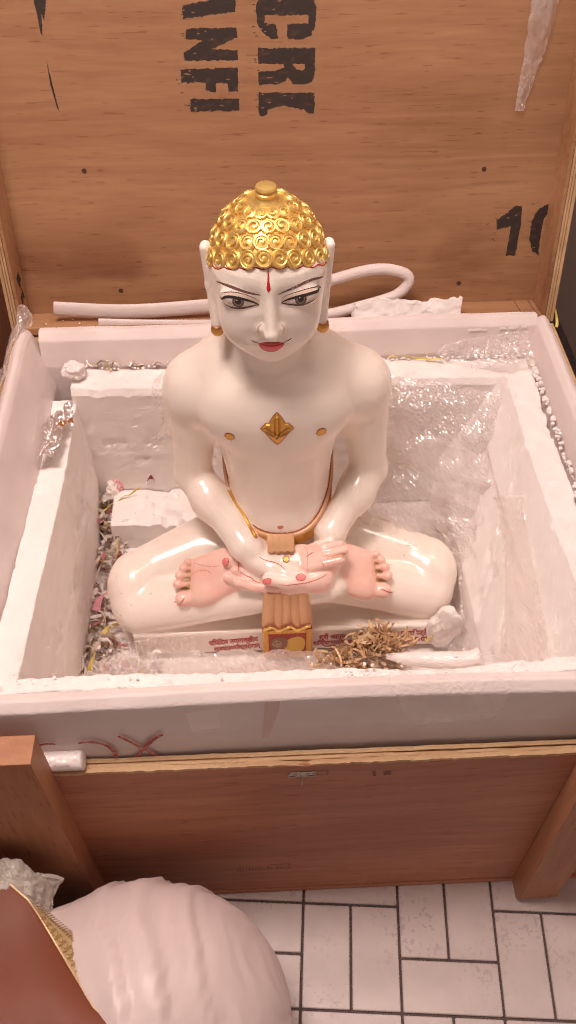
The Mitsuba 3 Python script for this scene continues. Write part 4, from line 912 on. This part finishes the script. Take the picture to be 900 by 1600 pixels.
def creases(P, s_, seed, n=9, dirv=None, stretch=1.0):
    """straight random creases, as in handled film: a sum of folded planes, gently warped"""
    r_ = np.random.default_rng(seed); W = P+(.35/s_)*np.stack([meshkit.fbm(P*s_*.45, 2, seed+q)-.5 for q in (1, 2, 3)], -1)
    h = 0; tot = 0
    for k in range(n):
        d = r_.normal(size=3); d /= np.linalg.norm(d); f = s_*1.45**(k*6/n)*.5
        if dirv is not None: d = d-np.array(dirv)*(d@np.array(dirv))*(1-1/stretch); d /= np.linalg.norm(d)
        x = W@d*f+r_.uniform(0, 1)+.35*meshkit.fbm(P*s_*.5, 2, seed+20+k); a = 1/f**1.0
        h = h+a*np.abs((x % 1)-.5)*2; tot += a
    return h/tot-.5
def crumple(P, amp, s, seed, jit=0.0008, edge=0.012, dirv=None, stretch=1.0, small=.8):
    """a crumpled sheet from a smooth grid P: sharp creases between flat facets, a torn edge"""
    r_ = np.random.default_rng(seed); n = normals_of(P); jit = min(jit, .0005)
    Q = P+n*(amp*3.2*creases(P, s*.75, seed, 10, dirv, stretch))[..., None]+n*(amp*small*creases(P+5, s*2.6, seed+9, 7, dirv, stretch))[..., None]+r_.normal(0, jit, P.shape)
    h, w = P.shape[:2]
    for sl in (np.s_[0, :], np.s_[-1, :], np.s_[:, 0], np.s_[:, -1]):
        q = Q[sl]; c = Q[h//2, w//2]; d = c-q; d = d/(np.linalg.norm(d, axis=-1, keepdims=True)+1e-9); Q[sl] = q+d*(edge*meshkit.noise(q*70, seed+4))[:, None]
    return grid_mesh(Q)
def sheet(keys, nu, nv, amp=0.0):
    """a smooth grid through a small net of control points (rows x columns x 3)"""
    from scipy.interpolate import RectBivariateSpline as RB
    K = np.asarray(keys, float); a, b = K.shape[:2]; u, v = np.linspace(0, 1, a), np.linspace(0, 1, b)
    return np.stack([RB(u, v, K[..., i], kx=min(3, a-1), ky=min(3, b-1))(np.linspace(0, 1, nv), np.linspace(0, 1, nu)) for i in range(3)], -1)
FG = 'clear film around the statue'
P = sheet([[(.165, .745, .455), (.25, .735, .452), (.33, .725, .440), (.405, .700, .425)],
           [(.165, .725, .400), (.25, .695, .410), (.33, .675, .400), (.415, .665, .375)],
           [(.170, .715, .330), (.25, .660, .350), (.33, .635, .340), (.395, .620, .320)],
           [(.180, .705, .250), (.26, .640, .280), (.32, .600, .270), (.36, .575, .245)]], 90, 70)
add('film_bag', crumple(P, .020, 12, 3), 'film', label='large crumpled clear bag against the back right corner of the packing', cat='plastic film', group=FG)
# a loose heap of film in front of it, in long folds
def folded(keys, nu, nv, seed, amp, s_, dirv, stretch=5.0, small=.8):
    d = np.array(dirv, float)/np.linalg.norm(dirv); return crumple(sheet(keys, nu, nv), amp, s_, seed, .0003, .015, d, stretch, small)
HP = [[(.150, .625, .375), (.205, .620, .415), (.270, .615, .415), (.350, .600, .365)],
      [(.143, .590, .335), (.205, .570, .352), (.275, .560, .345), (.360, .560, .315)],
      [(.150, .560, .298), (.218, .548, .292), (.285, .540, .275), (.365, .535, .250)],
      [(.190, .548, .262), (.235, .535, .250), (.295, .520, .215), (.355, .515, .195)]]
add('film_bag', folded(HP, 90, 70, 5, .032, 11, (.75, 0, -.55), 2.5), 'film', label='loose folds of clear film bunched beside the right elbow', cat='plastic film', group=FG)
P = tube(spline([(.147, .600, .375), (.138, .585, .350), (.140, .565, .320), (.155, .555, .296), (.185, .550, .275)], 26), .007, 7); P.vertices += .006*np.stack([nz(P.vertices, 60, 1), nz(P.vertices, 60, 2), nz(P.vertices, 60, 3)], 1)
add('film_roll', P, 'film_cloudy', False, label='rolled edge of clear film just right of the right elbow', cat='plastic film')
P = sheet([[(.135, .600, .365), (.165, .595, .385), (.200, .590, .390)], [(.120, .560, .320), (.150, .545, .335), (.185, .545, .330)], [(.115, .535, .285), (.150, .512, .290), (.190, .508, .283)], [(.150, .505, .268), (.190, .487, .277), (.228, .482, .272)]], 56, 56)
add('film_sheet', crumple(P, .007, 26, 8), 'film_thin', label='thin clear film clinging to the right thigh under the elbow', cat='plastic film', group=FG)
P = sheet([[(.245, .560, .285), (.275, .545, .290), (.315, .535, .285)], [(.285, .500, .240), (.315, .485, .255), (.340, .480, .262)], [(.297, .440, .190), (.322, .430, .215), (.350, .425, .240)], [(.285, .385, .150), (.315, .375, .190), (.345, .370, .222)], [(.255, .345, .140), (.290, .335, .168), (.330, .325, .198)]], 44, 80)
add('film_sheet', crumple(P, .011, 15, 11, jit=.002), 'film', label='crumpled clear film hanging beside the right knee', cat='plastic film', group=FG)
P = sheet([[(-.368, .350, .160), (-.28, .352, .178), (-.18, .355, .163), (-.08, .356, .150), (.02, .356, .144), (.09, .352, .140)],
           [(-.350, .260, .252), (-.28, .275, .232), (-.18, .285, .215), (-.08, .290, .205), (.02, .290, .190), (.10, .295, .180)],
           [(-.345, .180, .345), (-.28, .190, .335), (-.18, .200, .318), (-.08, .205, .300), (.02, .210, .288), (.10, .212, .275)],
           [(-.340, .115, .440), (-.28, .120, .435), (-.18, .130, .420), (-.08, .132, .412), (.02, .138, .400), (.10, .142, .390)]], 150, 64)
add('film_sheet', crumple(P, .020, 12, 14), 'film_white', label='long shiny clear film lying along the foot of the statue base', cat='plastic film', group=FG)
P = sheet([[(-.318, .372, .172), (-.25, .369, .196), (-.175, .367, .192)], [(-.330, .360, .150), (-.255, .352, .165), (-.18, .350, .160)], [(-.335, .330, .140), (-.26, .325, .150), (-.19, .325, .142)]], 66, 44)
add('film_sheet', crumple(P, .009, 30, 17), 'film_thin', label='clear film crumpled over the left end of the base', cat='plastic film', group=FG)
P = sheet([[(-.205, .640, .560), (-.198, .650, .575)], [(-.235, .650, .500), (-.195, .655, .500)], [(-.225, .655, .440), (-.190, .660, .440)], [(-.255, .660, .385), (-.195, .665, .390)]], 24, 70)
add('film_sheet', crumple(P, .010, 30, 21, edge=.02), 'film_thin', label='torn wisp of clear film behind the left upper arm', cat='plastic film', group=FG)
P = sheet([[(-.165, .690, .400), (-.10, .695, .400), (-.05, .70, .39)], [(-.16, .680, .320), (-.10, .685, .310), (-.05, .69, .30)], [(-.15, .665, .22), (-.10, .670, .22), (-.05, .675, .2)]], 26, 40)
add('film_sheet', crumple(P, .008, 30, 23), 'film', label='clear film seen through the gap between left arm and waist', cat='plastic film', group=FG)
P = sheet([[(.300, .812, .470), (.38, .812, .488), (.446, .805, .500)], [(.290, .800, .446), (.38, .797, .456), (.448, .785, .478)], [(.400, .760, .455), (.43, .750, .462), (.452, .740, .474)]], 84, 40)
add('film_sheet', crumple(P, .005, 34, 25), 'film', label='clear film over the back right corner of the foam', cat='plastic film', group=FG)
P = sheet([[(-.512, .870, .470), (-.480, .868, .540), (-.462, .862, .500)], [(-.516, .800, .468), (-.498, .800, .500), (-.488, .795, .520)], [(-.518, .700, .466), (-.507, .70, .480), (-.500, .70, .492)]], 44, 80)
add('film_sheet', crumple(P, .006, 40, 27), 'film', label='clear film torn over the back left corner of the crate', cat='plastic film', group=FG)
P = sheet([[(.05, .112, .525), (.14, .110, .528), (.25, .108, .520)], [(.05, .084, .552), (.14, .083, .553), (.25, .082, .548)], [(.08, .050, .577), (.16, .048, .577), (.24, .046, .573)], [(.10, .0175, .548), (.17, .0175, .552), (.225, .0175, .552)], [(.125, .0155, .515), (.17, .0160, .520), (.205, .0160, .528)]], 60, 46)
add('film_sheet', crumple(P, .0016, 22, 29, jit=.0001, edge=.02), 'film_clear', label='clear tape folded over the front foam sheet on the right', cat='plastic film', group=FG)
for k, q in enumerate(([(-.058, .5750), (-.040, .5765), (-.042, .555), (-.055, .490), (-.0625, .492)], [(-.150, .560), (-.110, .566), (-.112, .522), (-.146, .516)])):
    add('film_tape', flat(Polygon(q), lambda u, v: (u, .0214-.0012+.003*math.sin(u*6+1)-.0035+.03*max(0, v-.545), v)), 'film_thin' if k else 'tape_tan', label=('thin brownish strip of tape on the front foam sheet', 'clear tape patch on the front foam sheet')[k], cat='tape')
scene['tape_tan'] = {'type': 'mask', 'opacity': 0.45, 'bsdf': P_((0.55, 0.36, 0.30), 0.3)}
P = sheet([[lidp(.408, .70, .060), lidp(.434, .70, .052), lidp(.462, .70, .062)], [lidp(.412, .55, .062), lidp(.436, .55, .055), lidp(.460, .55, .063)], [lidp(.408, .45, .064), lidp(.428, .45, .058), lidp(.446, .45, .065)], [lidp(.408, .40, .064), lidp(.420, .40, .060), lidp(.434, .40, .065)], [lidp(.409, .366, .065), lidp(.416, .366, .062), lidp(.425, .366, .066)]], 12, 60)
add('film_strip', crumple(P, .0045, 24, 31, edge=.010), 'film', label='whitish film strip stuck to the lid at the upper right', cat='plastic film')

# soft white tubes along the right slab
def soft(pts, rad, flat_, key_label, n=46):
    q = spline(pts, n); r_ = np.interp(np.linspace(0, 1, n), np.linspace(0, 1, len(rad)), rad)
    m = tube(q, r_, 16, flat=flat_, up=(0, 0, 1)); v = m.vertices; m.vertices = v+np.stack([nz(v, 60, 5), nz(v, 60, 6), nz(v, 60, 7)], 1)*.003
    add('foam_tube', m, 'plastic_sheen', 45, label=key_label, cat='packing foam')
ST = [[(.338, .585, .300), (.360, .530, .350), (.385, .480, .405)], [(.326, .480, .225), (.350, .430, .315), (.377, .360, .385)], [(.322, .390, .200), (.345, .330, .300), (.366, .260, .380)], [(.318, .275, .190), (.338, .230, .290), (.356, .170, .370)], [(.316, .200, .200), (.332, .170, .290), (.350, .130, .360)]]
FSK = add('film_sheet', folded(np.array(ST)+[-.010, 0, .012], 60, 90, 71, .014, 11, (.02, 1, .1), 7, .25), 'film_cloudy', label='cloudy film hanging in long folds down the right slab', cat='plastic film', group=FG)
soft([(.150, .322, .180), (.205, .308, .188), (.255, .300, .194), (.300, .300, .202), (.330, .325, .218), (.338, .365, .238)], [.005, .013, .0155, .015, .013, .010], 1.0, 'curved white foam tube at the right front corner of the statue')

# shredded paper
def strip(c, L_, w, seed, curl_=1.0, up=None):
    r_ = np.random.default_rng(seed); n = 7; d = r_.normal(size=3)*[1, 1, .55]; d /= np.linalg.norm(d); p = [np.array(c, float)]; k = r_.normal(0, 1, 3)*curl_
    for i in range(n): d = d+np.cross(k, d)*.32+r_.normal(0, .12, 3); d /= np.linalg.norm(d); p.append(p[-1]+d*L_/n)
    p = np.array(p)-np.array(p).mean(0)+c; a = np.cross(d, r_.normal(size=3)); a /= np.linalg.norm(a); tw = r_.uniform(-1.2, 1.2)
    A = []
    for i in range(n+1):
        t_ = p[min(i+1, n)]-p[max(i-1, 0)]; t_ /= np.linalg.norm(t_); a = a-t_*(a@t_); a /= np.linalg.norm(a); b = np.cross(t_, a); A.append(a*math.cos(tw*i/n)+b*math.sin(tw*i/n))
    A = np.array(A)*w/2; m = np.arange(n+1)[:, None]
    v = np.vstack([p-A, p+A]); f = []
    for i in range(n): f += [[i, i+1, n+2+i], [i, n+2+i, n+1+i]]
    return v, np.array(f)
def heap(regions, cols, wts, n, seed, L_=(.018, .045), w=(.0025, .006), cu=1.0):
    r_ = np.random.default_rng(seed); V_, F_, C_, at_ = [], [], [], 0
    pr_ = np.array([q[3] for q in regions]); pr_ = pr_/pr_.sum()
    for i in range(n):
        c, h, _, _ = regions[r_.choice(len(regions), p=pr_)]; q = np.array(c)+r_.uniform(-1, 1, 3)*np.array(h)
        v, f = strip(q, r_.uniform(*L_), r_.uniform(*w), seed*7919+i, cu); V_.append(v); F_.append(f+at_); at_ += len(v)
        C_.append(np.tile(np.array(cols[r_.choice(len(cols), p=wts)])*r_.uniform(.8, 1.12), (len(v), 1)))
    return np.vstack(V_), np.vstack(F_), np.clip(np.vstack(C_), .01, .95)
scene['paper'] = {'type': 'twosided', 'bsdf': {'type': 'principled', 'base_color': {'type': 'mesh_attribute', 'name': 'vertex_color'}, 'roughness': 0.55, 'specular': 0.3}}
COLS = [(.66, .56, .49), (.78, .72, .69), (.42, .30, .20), (.50, .18, .20), (.60, .45, .15), (.34, .27, .26), (.80, .74, .72)]
v, f, c = heap([((-.372, .72, .128), (.022, .045, .026), 0, 3), ((-.362, .64, .118), (.030, .05, .018), 0, 2.4), ((-.360, .55, .114), (.034, .05, .014), 0, 2), ((-.358, .45, .112), (.032, .05, .012), 0, 1.6), ((-.362, .37, .118), (.028, .05, .018), 0, 2.6), ((-.30, .345, .122), (.05, .022, .018), 0, 2.2)],
                COLS, [.28, .24, .14, .09, .07, .06, .12], 620, 3, (.022, .055), (.003, .008))
add('shredded_paper', (v, f), 'paper', label='shredded paper in many colours filling the channel left of the statue', kind='stuff', color=c)
v, f, c = heap([((-.335, .812, .442), (.05, .006, .006), 0, 1.5), ((-.24, .812, .440), (.05, .005, .005), 0, 1), ((.300, .575, .215), (.025, .03, .02), 0, 2), ((.285, .525, .20), (.03, .03, .02), 0, 1.5), ((.345, .440, .165), (.015, .03, .015), 0, 1), ((.320, .25, .16), (.03, .02, .01), 0, .4)],
                COLS, [.26, .26, .16, .10, .06, .10, .06], 130, 5, (.010, .028), (.0018, .004))
add('shredded_paper', (v, f), 'paper', label='scattered paper shreds along the back foam and behind the right knee', kind='stuff', color=c)
BR = [(.55, .36, .20), (.62, .43, .26), (.45, .27, .14), (.66, .47, .30)]
v, f, c = heap([((.118, .338, .176), (.028, .012, .036), 0, 4.4), ((.072, .333, .155), (.050, .012, .016), 0, 2.0), ((.136, .346, .200), (.022, .010, .016), 0, 1.8), ((.155, .335, .145), (.025, .012, .020), 0, 1.4), ((.180, .352, .178), (.022, .006, .006), 0, .5)], BR, [.3, .3, .2, .2], 400, 9, (.032, .066), (.0028, .0062), .95)
add('shredded_brown_paper', (v, f), 'paper', label='tuft of crinkled brown paper strips in front of the inscription', kind='stuff', color=c)
add('paper_wad', chunk((.112, .342, .135), (.062, .014, .045), 31, bead=.3), 'kraft', 30, 'brown paper wad under the crinkled strips', 'paper wad')
scene['kraft'] = P_((0.42, 0.26, 0.14), 0.7)
# crumbs of polystyrene
def crumbs(specs, seed):
    r_ = np.random.default_rng(seed); ms = []; b0 = trimesh.creation.icosphere(1, 1.0)
    for c, h, n, s in specs:
        for i in range(n):
            m = b0.copy(); m.apply_scale(s*r_.uniform(.5, 1.5)*np.array([1, r_.uniform(.7, 1.2), r_.uniform(.6, 1)])); m.apply_translation(np.array(c)+r_.uniform(-1, 1, 3)*np.array(h)); ms.append(m)
    return cat_(ms)
add('polystyrene_crumbs', crumbs([((.30, .806, .4395), (.14, .003, .003), 70, .0024), ((.447, .66, .462), (.004, .10, .004), 60, .0036), ((.446, .50, .457), (.003, .07, .004), 30, .003), ((-.30, .806, .438), (.09, .003, .003), 30, .002), ((.05, .50, .10), (.0, .0, .0), 1, .001),
    ((.10, .075, .546), (.10, .012, .003), 30, .0016), ((-.25, .075, .546), (.15, .012, .003), 25, .0014), ((.15, .826, .452), (.10, .002, .008), 26, .0016), ((-.33, .70, .170), (.06, .04, .003), 22, .0016), ((-.33, .58, .105), (.07, .05, .004), 40, .0018), ((-.40, .915, .4690), (.06, .015, .0005), 8, .0014)], 4), 'styrofoam', 40, label='loose polystyrene crumbs along the slab edges', kind='stuff')

for k, (xa, xb, zc_, h_) in enumerate(((.336, .372, .4860, .0022), (.395, .408, .4880, .0024), (.412, .428, .4895, .0030), (.436, .446, .4900, .0018))):
    po = ragged(sbox(xa, zc_-h_, xb, zc_+h_), .0022, 70+k, .0015)
    add('foam_liner_002__white_smear', flat(po, lambda u, v: (u, .8235+(v-.4870)*.28, v+.004*math.sin(u*5))), 'styrofoam')

# foil, ribbons and single scraps
def wad(key, c, r, seed, m, label, cat, amp=.45, s=2.2, sub=4):
    b_ = trimesh.creation.icosphere(sub, 1.0); v_ = b_.vertices; k = 1+amp*2*ridged(v_, s, seed)+.25*ridged(v_+2, s*3, seed+3, 2); b_.vertices = v_*k[:, None]*np.array(r)+np.array(c); add(key, b_, m, False, label=label, cat=cat)
scene['foil'] = P_((0.80, 0.76, 0.74), 0.22, metallic=0.95); scene['copper_foil'] = P_((0.62, 0.30, 0.15), 0.28, metallic=0.9)
P = sheet([[(-.432, .690, .432), (-.41, .692, .440), (-.395, .690, .432)], [(-.434, .630, .432), (-.414, .632, .446), (-.398, .630, .434)], [(-.436, .570, .430), (-.42, .572, .442), (-.402, .570, .430)]], 34, 50)
add('silver_foil', crumple(P, .008, 44, 41, jit=.0014), 'foil', label='crumpled silver foil on top of the left slab', cat='foil')
P = sheet([[(-.405, .720, .434), (-.386, .722, .438)], [(-.404, .690, .436), (-.384, .690, .432)], [(-.400, .665, .434), (-.383, .665, .420)]], 16, 26)
add('silver_foil', crumple(P, .006, 50, 43, jit=.001), 'foil', label='small folded silver foil at the slab edge by the copper twist', cat='foil')
def ribbon(pts, w, m, key, label, cat, n=40, twist=0.0, wave=0.0):
    q = spline(pts, n); q = q+np.stack([0*q[:, 0], 0*q[:, 0], wave*np.sin(np.linspace(0, 22, n))], 1); t_ = np.gradient(q, axis=0); t_ /= np.linalg.norm(t_, axis=1, keepdims=True); a = np.cross(t_, [0, 0, 1.0]); a /= np.linalg.norm(a, axis=1, keepdims=True); b_ = np.cross(a, t_)
    th = np.linspace(0, twist, n)[:, None]; A = (a*np.cos(th)+b_*np.sin(th))*w/2
    add(key, thick(np.stack([q-A, q, q+A], 1), .0005), m, 40, label=label, cat=cat)
ribbon([(-.412, .648, .437), (-.396, .655, .442), (-.381, .664, .440)], .009, 'copper_foil', 'copper_twist', 'twisted copper coloured foil strip on the left slab', 'foil', 30, 5.5)
scene['yellow_paper'] = P_((0.66, 0.52, 0.13), 0.5); scene['pink_paper'] = P_((0.66, 0.30, 0.36), 0.45, clearcoat=.4); scene['white_paper'] = P_((0.80, 0.76, 0.73), 0.4, clearcoat=.5); scene['dark_red_paper'] = P_((0.25, .03, .04), .4)
ribbon([(-.395, .700, .150), (-.370, .712, .158), (-.345, .722, .170), (-.325, .728, .178), (-.303, .735, .186)], .007, 'yellow_paper', 'yellow_ribbon', 'wavy yellow paper ribbon behind the left knee', 'paper strip', 50, 1.4, .0022)
ribbon([(.190, .806, .446), (.22, .803, .449), (.25, .800, .446), (.290, .797, .445)], .004, 'yellow_paper', 'yellow_ribbon', 'thin yellow paper shreds on the back slab right of the shoulder', 'paper strip', 40, 3, .0012)
ribbon([(.5215, .870, .456), (.5225, .880, .466), (.521, .889, .474), (.5185, .893, .482)], .005, 'yellow_paper', 'yellow_ribbon', 'short yellow strip caught at the right hinge corner', 'paper strip', 24, 2)
wad('paper_ball', (-.355, .762, .178), (.017, .014, .017), 51, 'pink_paper', 'crumpled pink paper ball in the back left corner', 'paper')
P = sheet([[(-.372, .765, .185), (-.35, .775, .200), (-.335, .765, .195)], [(-.375, .745, .170), (-.365, .740, .190), (-.34, .748, .178)], [(-.378, .735, .150), (-.360, .728, .162), (-.350, .735, .150)]], 20, 20)
add('silver_foil', crumple(P, .008, 60, 47, jit=.001), 'white_paper', label='white glossy scrap wrapped round the pink paper ball', cat='paper')
ribbon([(-.374, .480, .125), (-.366, .505, .135), (-.355, .520, .128)], .016, 'pink_paper', 'pink_scrap', 'pink paper scrap low beside the left knee', 'paper', 20, 1)
ribbon([(-.352, .420, .128), (-.345, .440, .132), (-.330, .446, .126)], .012, 'yellow_paper', 'yellow_scrap', 'yellowish paper scrap beside the left knee', 'paper', 20, 1.5)
ribbon([(-.368, .335, .140), (-.362, .345, .160), (-.355, .36, .170)], .014, 'yellow_paper', 'yellow_scrap', 'ochre paper scrap at the front left corner', 'paper', 20, 1.2)
def petal(c, l, w, lean, m, key, label):
    U_, V_ = np.meshgrid(np.linspace(-1, 1, 9), np.linspace(0, 1, 14)); ww = w*np.sin(np.pi*np.clip(V_*.9+.06, 0, 1))**.8
    P = np.stack([c[0]+U_*ww+lean*V_, c[1]+.004*U_**2*0-.006*V_+.006*(1-U_**2), c[2]+l*V_], -1); return P
P = petal((-.284, .752, .166), .046, .0085, .006, None, '', ''); 
add('flower_petal', thick(P, .0008), 'white_paper', 40, label='white petal with a dark red tip standing by the polystyrene block', cat='petal')
add('flower_petal__tip', thick(P[9:]+[0, -.0045, .0003], .0006), 'dark_red_paper', 40, label='dark red tip')
add('paper_scrap', rbox((-.270, .640, .101), (-.258, .652, .104), .0006), 'black_paint', label='small black scrap behind the left thigh', cat='scrap')
ribbon([(.398, .372, .4525), (.404, .378, .4560), (.410, .374, .4535)], .005, 'green_scrap', 'green_scrap', 'tiny green scrap on the right slab', 'scrap', 12, 1)
scene['green_scrap'] = P_((.16, .17, .05), .5)
ribbon([(.335, .222, .160), (.345, .232, .166), (.352, .240, .162)], .010, 'yellow_paper', 'yellow_scrap', 'yellow green scrap at the front right corner', 'paper', 14, 1)
ribbon([(.2290, .366, .155), (.2350, .366, .162), (.2400, .366, .170)], .008, 'yellow_paper', 'yellow_scrap', 'pale yellow scrap at the right end of the base', 'paper', 14, 1)

# ------------------------------------------------------------------ bag and cloth on the floor in front
def cloth_bag():
    nu, nv = 150, 90
    U_, V_ = np.meshgrid(np.linspace(0, 2*np.pi, nu), np.linspace(0.02, np.pi-.02, nv)); ca_ = np.cos(V_)       # axis along x
    d = np.stack([ca_, np.sin(V_)*np.cos(U_), np.sin(V_)*np.sin(U_)], -1)
    P = d*np.array([.180, .162, .172])
    x_ = P[..., 0]+.045*np.sin(U_*1.0+.4)+.020*np.sin(2*U_+1)+.05*nz(P, 6, 5)
    saw = sum(a*np.clip(1-np.abs(((x_-c)/w_)), 0, 1)*(x_ < c)+a*np.exp(-np.clip(x_-c, 0, 1)/.0025)*(x_ >= c) for c, w_, a in ((-.055, .12, .0035), (.002, .10, .0085), (.050, .08, .0090), (.108, .07, .0040)))
    k = 1+.03*2*nz(P, 5, 2)
    P = P*k[..., None]+d*saw[..., None]+d*(.0030*2*(meshkit.fbm(np.stack([x_*85, U_*1.6, 0*U_], -1), 3, 8)-.5))[..., None]
    P = P+d*(.0075*creases(P*[1, .35, .35], 11, 5, 9))[..., None]
    left = np.clip(-d[..., 0], 0, 1)**3
    P[..., 0] -= .075*left; P[..., 2] += .050*left; P[..., 1] += .06*left; P[..., 1:] *= (1-.25*left)[..., None]
    P = P+np.array([-.222, -.212, .165]); P[..., 2] = np.maximum(P[..., 2], .002+.002*np.abs(nz(P, 30, 1)))
    P[:, -1] = P[:, 0]
    m = grid_mesh(P)
    return m if m.volume > 0 else (m.invert() or m)
scene['bag_cloth'] = P_(proc(lambda p, n, uv: mix((0.57, 0.46, 0.445), (0.66, 0.55, 0.535), fbm(p.x*9, p.y*9, p.z*9, 3))), 0.45, specular=0.5, clearcoat=0.35)
add('cloth_bag', cloth_bag(), 'bag_cloth', True, label='bulging pale pink cloth bundle in a translucent bag on the floor', cat='bundle')
P = sheet([[(-.52, -.06, .350), (-.45, -.05, .352), (-.385, -.06, .345), (-.325, -.08, .290)], [(-.52, -.10, .350), (-.45, -.095, .362), (-.385, -.10, .340), (-.330, -.105, .250)], [(-.52, -.12, .30), (-.45, -.122, .31), (-.385, -.13, .285), (-.325, -.13, .225)], [(-.52, -.13, .22), (-.45, -.132, .225), (-.385, -.14, .215), (-.320, -.142, .205)]], 90, 70)
scene['bag_green'] = P_((0.50, 0.47, 0.42), 0.35, clearcoat=.5)
add('plastic_bag', crumple(P, .022, 13, 61, edge=.02), 'bag_green', 25, label='greyish white plastic bag knotted at the left of the bundle', cat='plastic bag')
# orange cloth heap with a gold lace border
e0, e1 = np.array([-.445, -.045, .322]), np.array([-.140, -.270, .300])
dv = np.array([-.58, -.80, 0.0]); dv /= np.linalg.norm(dv); tv_ = (e1-e0); nn_ = np.array([.6, .8, 0])
T_ = np.linspace(0, 1, 80)
def cloth_row(s_):
    ramp = np.clip((T_-.27)/.40, 0.02, 1)[:, None] if s_ <= .0451 else np.clip((T_-.27)/.40, 0.02, 1)[:, None]+(1-np.clip((T_-.27)/.40, 0.02, 1)[:, None])*min(1, (s_-.045)/.1)
    # s_: 0 at the lace hem, growing towards the viewer
    base_ = e0+T_[:, None]*tv_; q = base_+dv*s_*ramp
    q[:, 2] += -.10*s_**1.5+.035*math.sin(min(s_/.09, 1)*1.57)+.010*np.sin(T_*9+s_*26)*min(1, s_/.05)
    return q
S_ = np.r_[np.linspace(0, .045, 10), np.linspace(.052, .36, 40)]
G_ = np.array([cloth_row(s_) for s_ in S_])
drop = np.array([cloth_row(0)*[1, 1, 0]+np.stack([.0*T_+.02*k*.3, .02*k*.3+0*T_, (cloth_row(0)[:, 2])*(1-k)], 1) for k in np.linspace(1, 0, 14)[:-1]])
G_[9:, :, 2] += (.012*creases(G_[9:]*[1, 1, .2], 9, 13, 8, np.array([.8, -.6, 0]), 3)*np.clip((S_[9:]-.045)/.05, 0, 1)[:, None])
add('orange_cloth', thick(G_[9:][::-1], .003), 'orange_cloth_m', True, label='orange brown cloth with a gold lace border at the lower left', cat='cloth')
OC = 'orange_cloth'
lace = G_[:10]; lace = lace+np.array([0, 0, .0012])
add(OC+'__lace_border', thick(lace[::-1], .002), 'lace_base', True, label='gold lace border')
add(OC+'__underside', grid_mesh(np.concatenate([drop, G_[:1]])), 'orange_cloth_m', True)
scene['orange_cloth_m'] = P_(proc(lambda p, n, uv: mix((0.22, 0.060, 0.026), (0.125, 0.032, 0.016), fbm(p.x*14, p.y*14, p.z*14, 3))), 0.6, sheen=0.6)
scene['lace_base'] = P_(proc(lambda p, n, uv: mix((0.66, 0.50, 0.30), (0.58, 0.40, 0.20), noise(p.x*700, p.y*700, p.z*700))), 0.4, metallic=0.35)
scene['lace_gold'] = P_((0.50, 0.34, 0.15), 0.45, metallic=0.4)
def lace_at(t_, s_):
    i = np.clip(t_, 0, 1)*79; k = int(min(78, i)); a_ = np.interp(s_, S_[:10], np.arange(10)); r_ = int(min(8, a_)); f_ = a_-r_; g_ = i-k
    return (lace[r_, k]*(1-f_)+lace[r_+1, k]*f_)*(1-g_)+(lace[r_, k+1]*(1-f_)+lace[r_+1, k+1]*f_)*g_+[0, 0, .0012]
for k in range(26):
    t0 = .34+k*.025; pts = [lace_at(t0+.009*math.cos(a_), .028+.008*math.sin(a_)*(1+.3*math.cos(3*a_))) for a_ in np.linspace(0, 2*np.pi, 17)]
    add(OC+'__lace_border__motif', tube(np.array(pts), .0005, 5), 'lace_gold', True)
    add(OC+'__lace_border__motif', tube(np.array([lace_at(t0+.0125, .018), lace_at(t0+.014, .028), lace_at(t0+.0125, .040)]), .0012, 5), 'lace_gold', True)
for k in range(70):
    t0 = .30+k*.0100; add(OC+'__lace_border__fringe', tube(np.array([lace_at(t0, .0085), lace_at(t0, .003)+[0, 0, .001], lace_at(t0+.003, 0)+[.003, .004, -.006]]), .0008, 4), 'lace_gold', True)
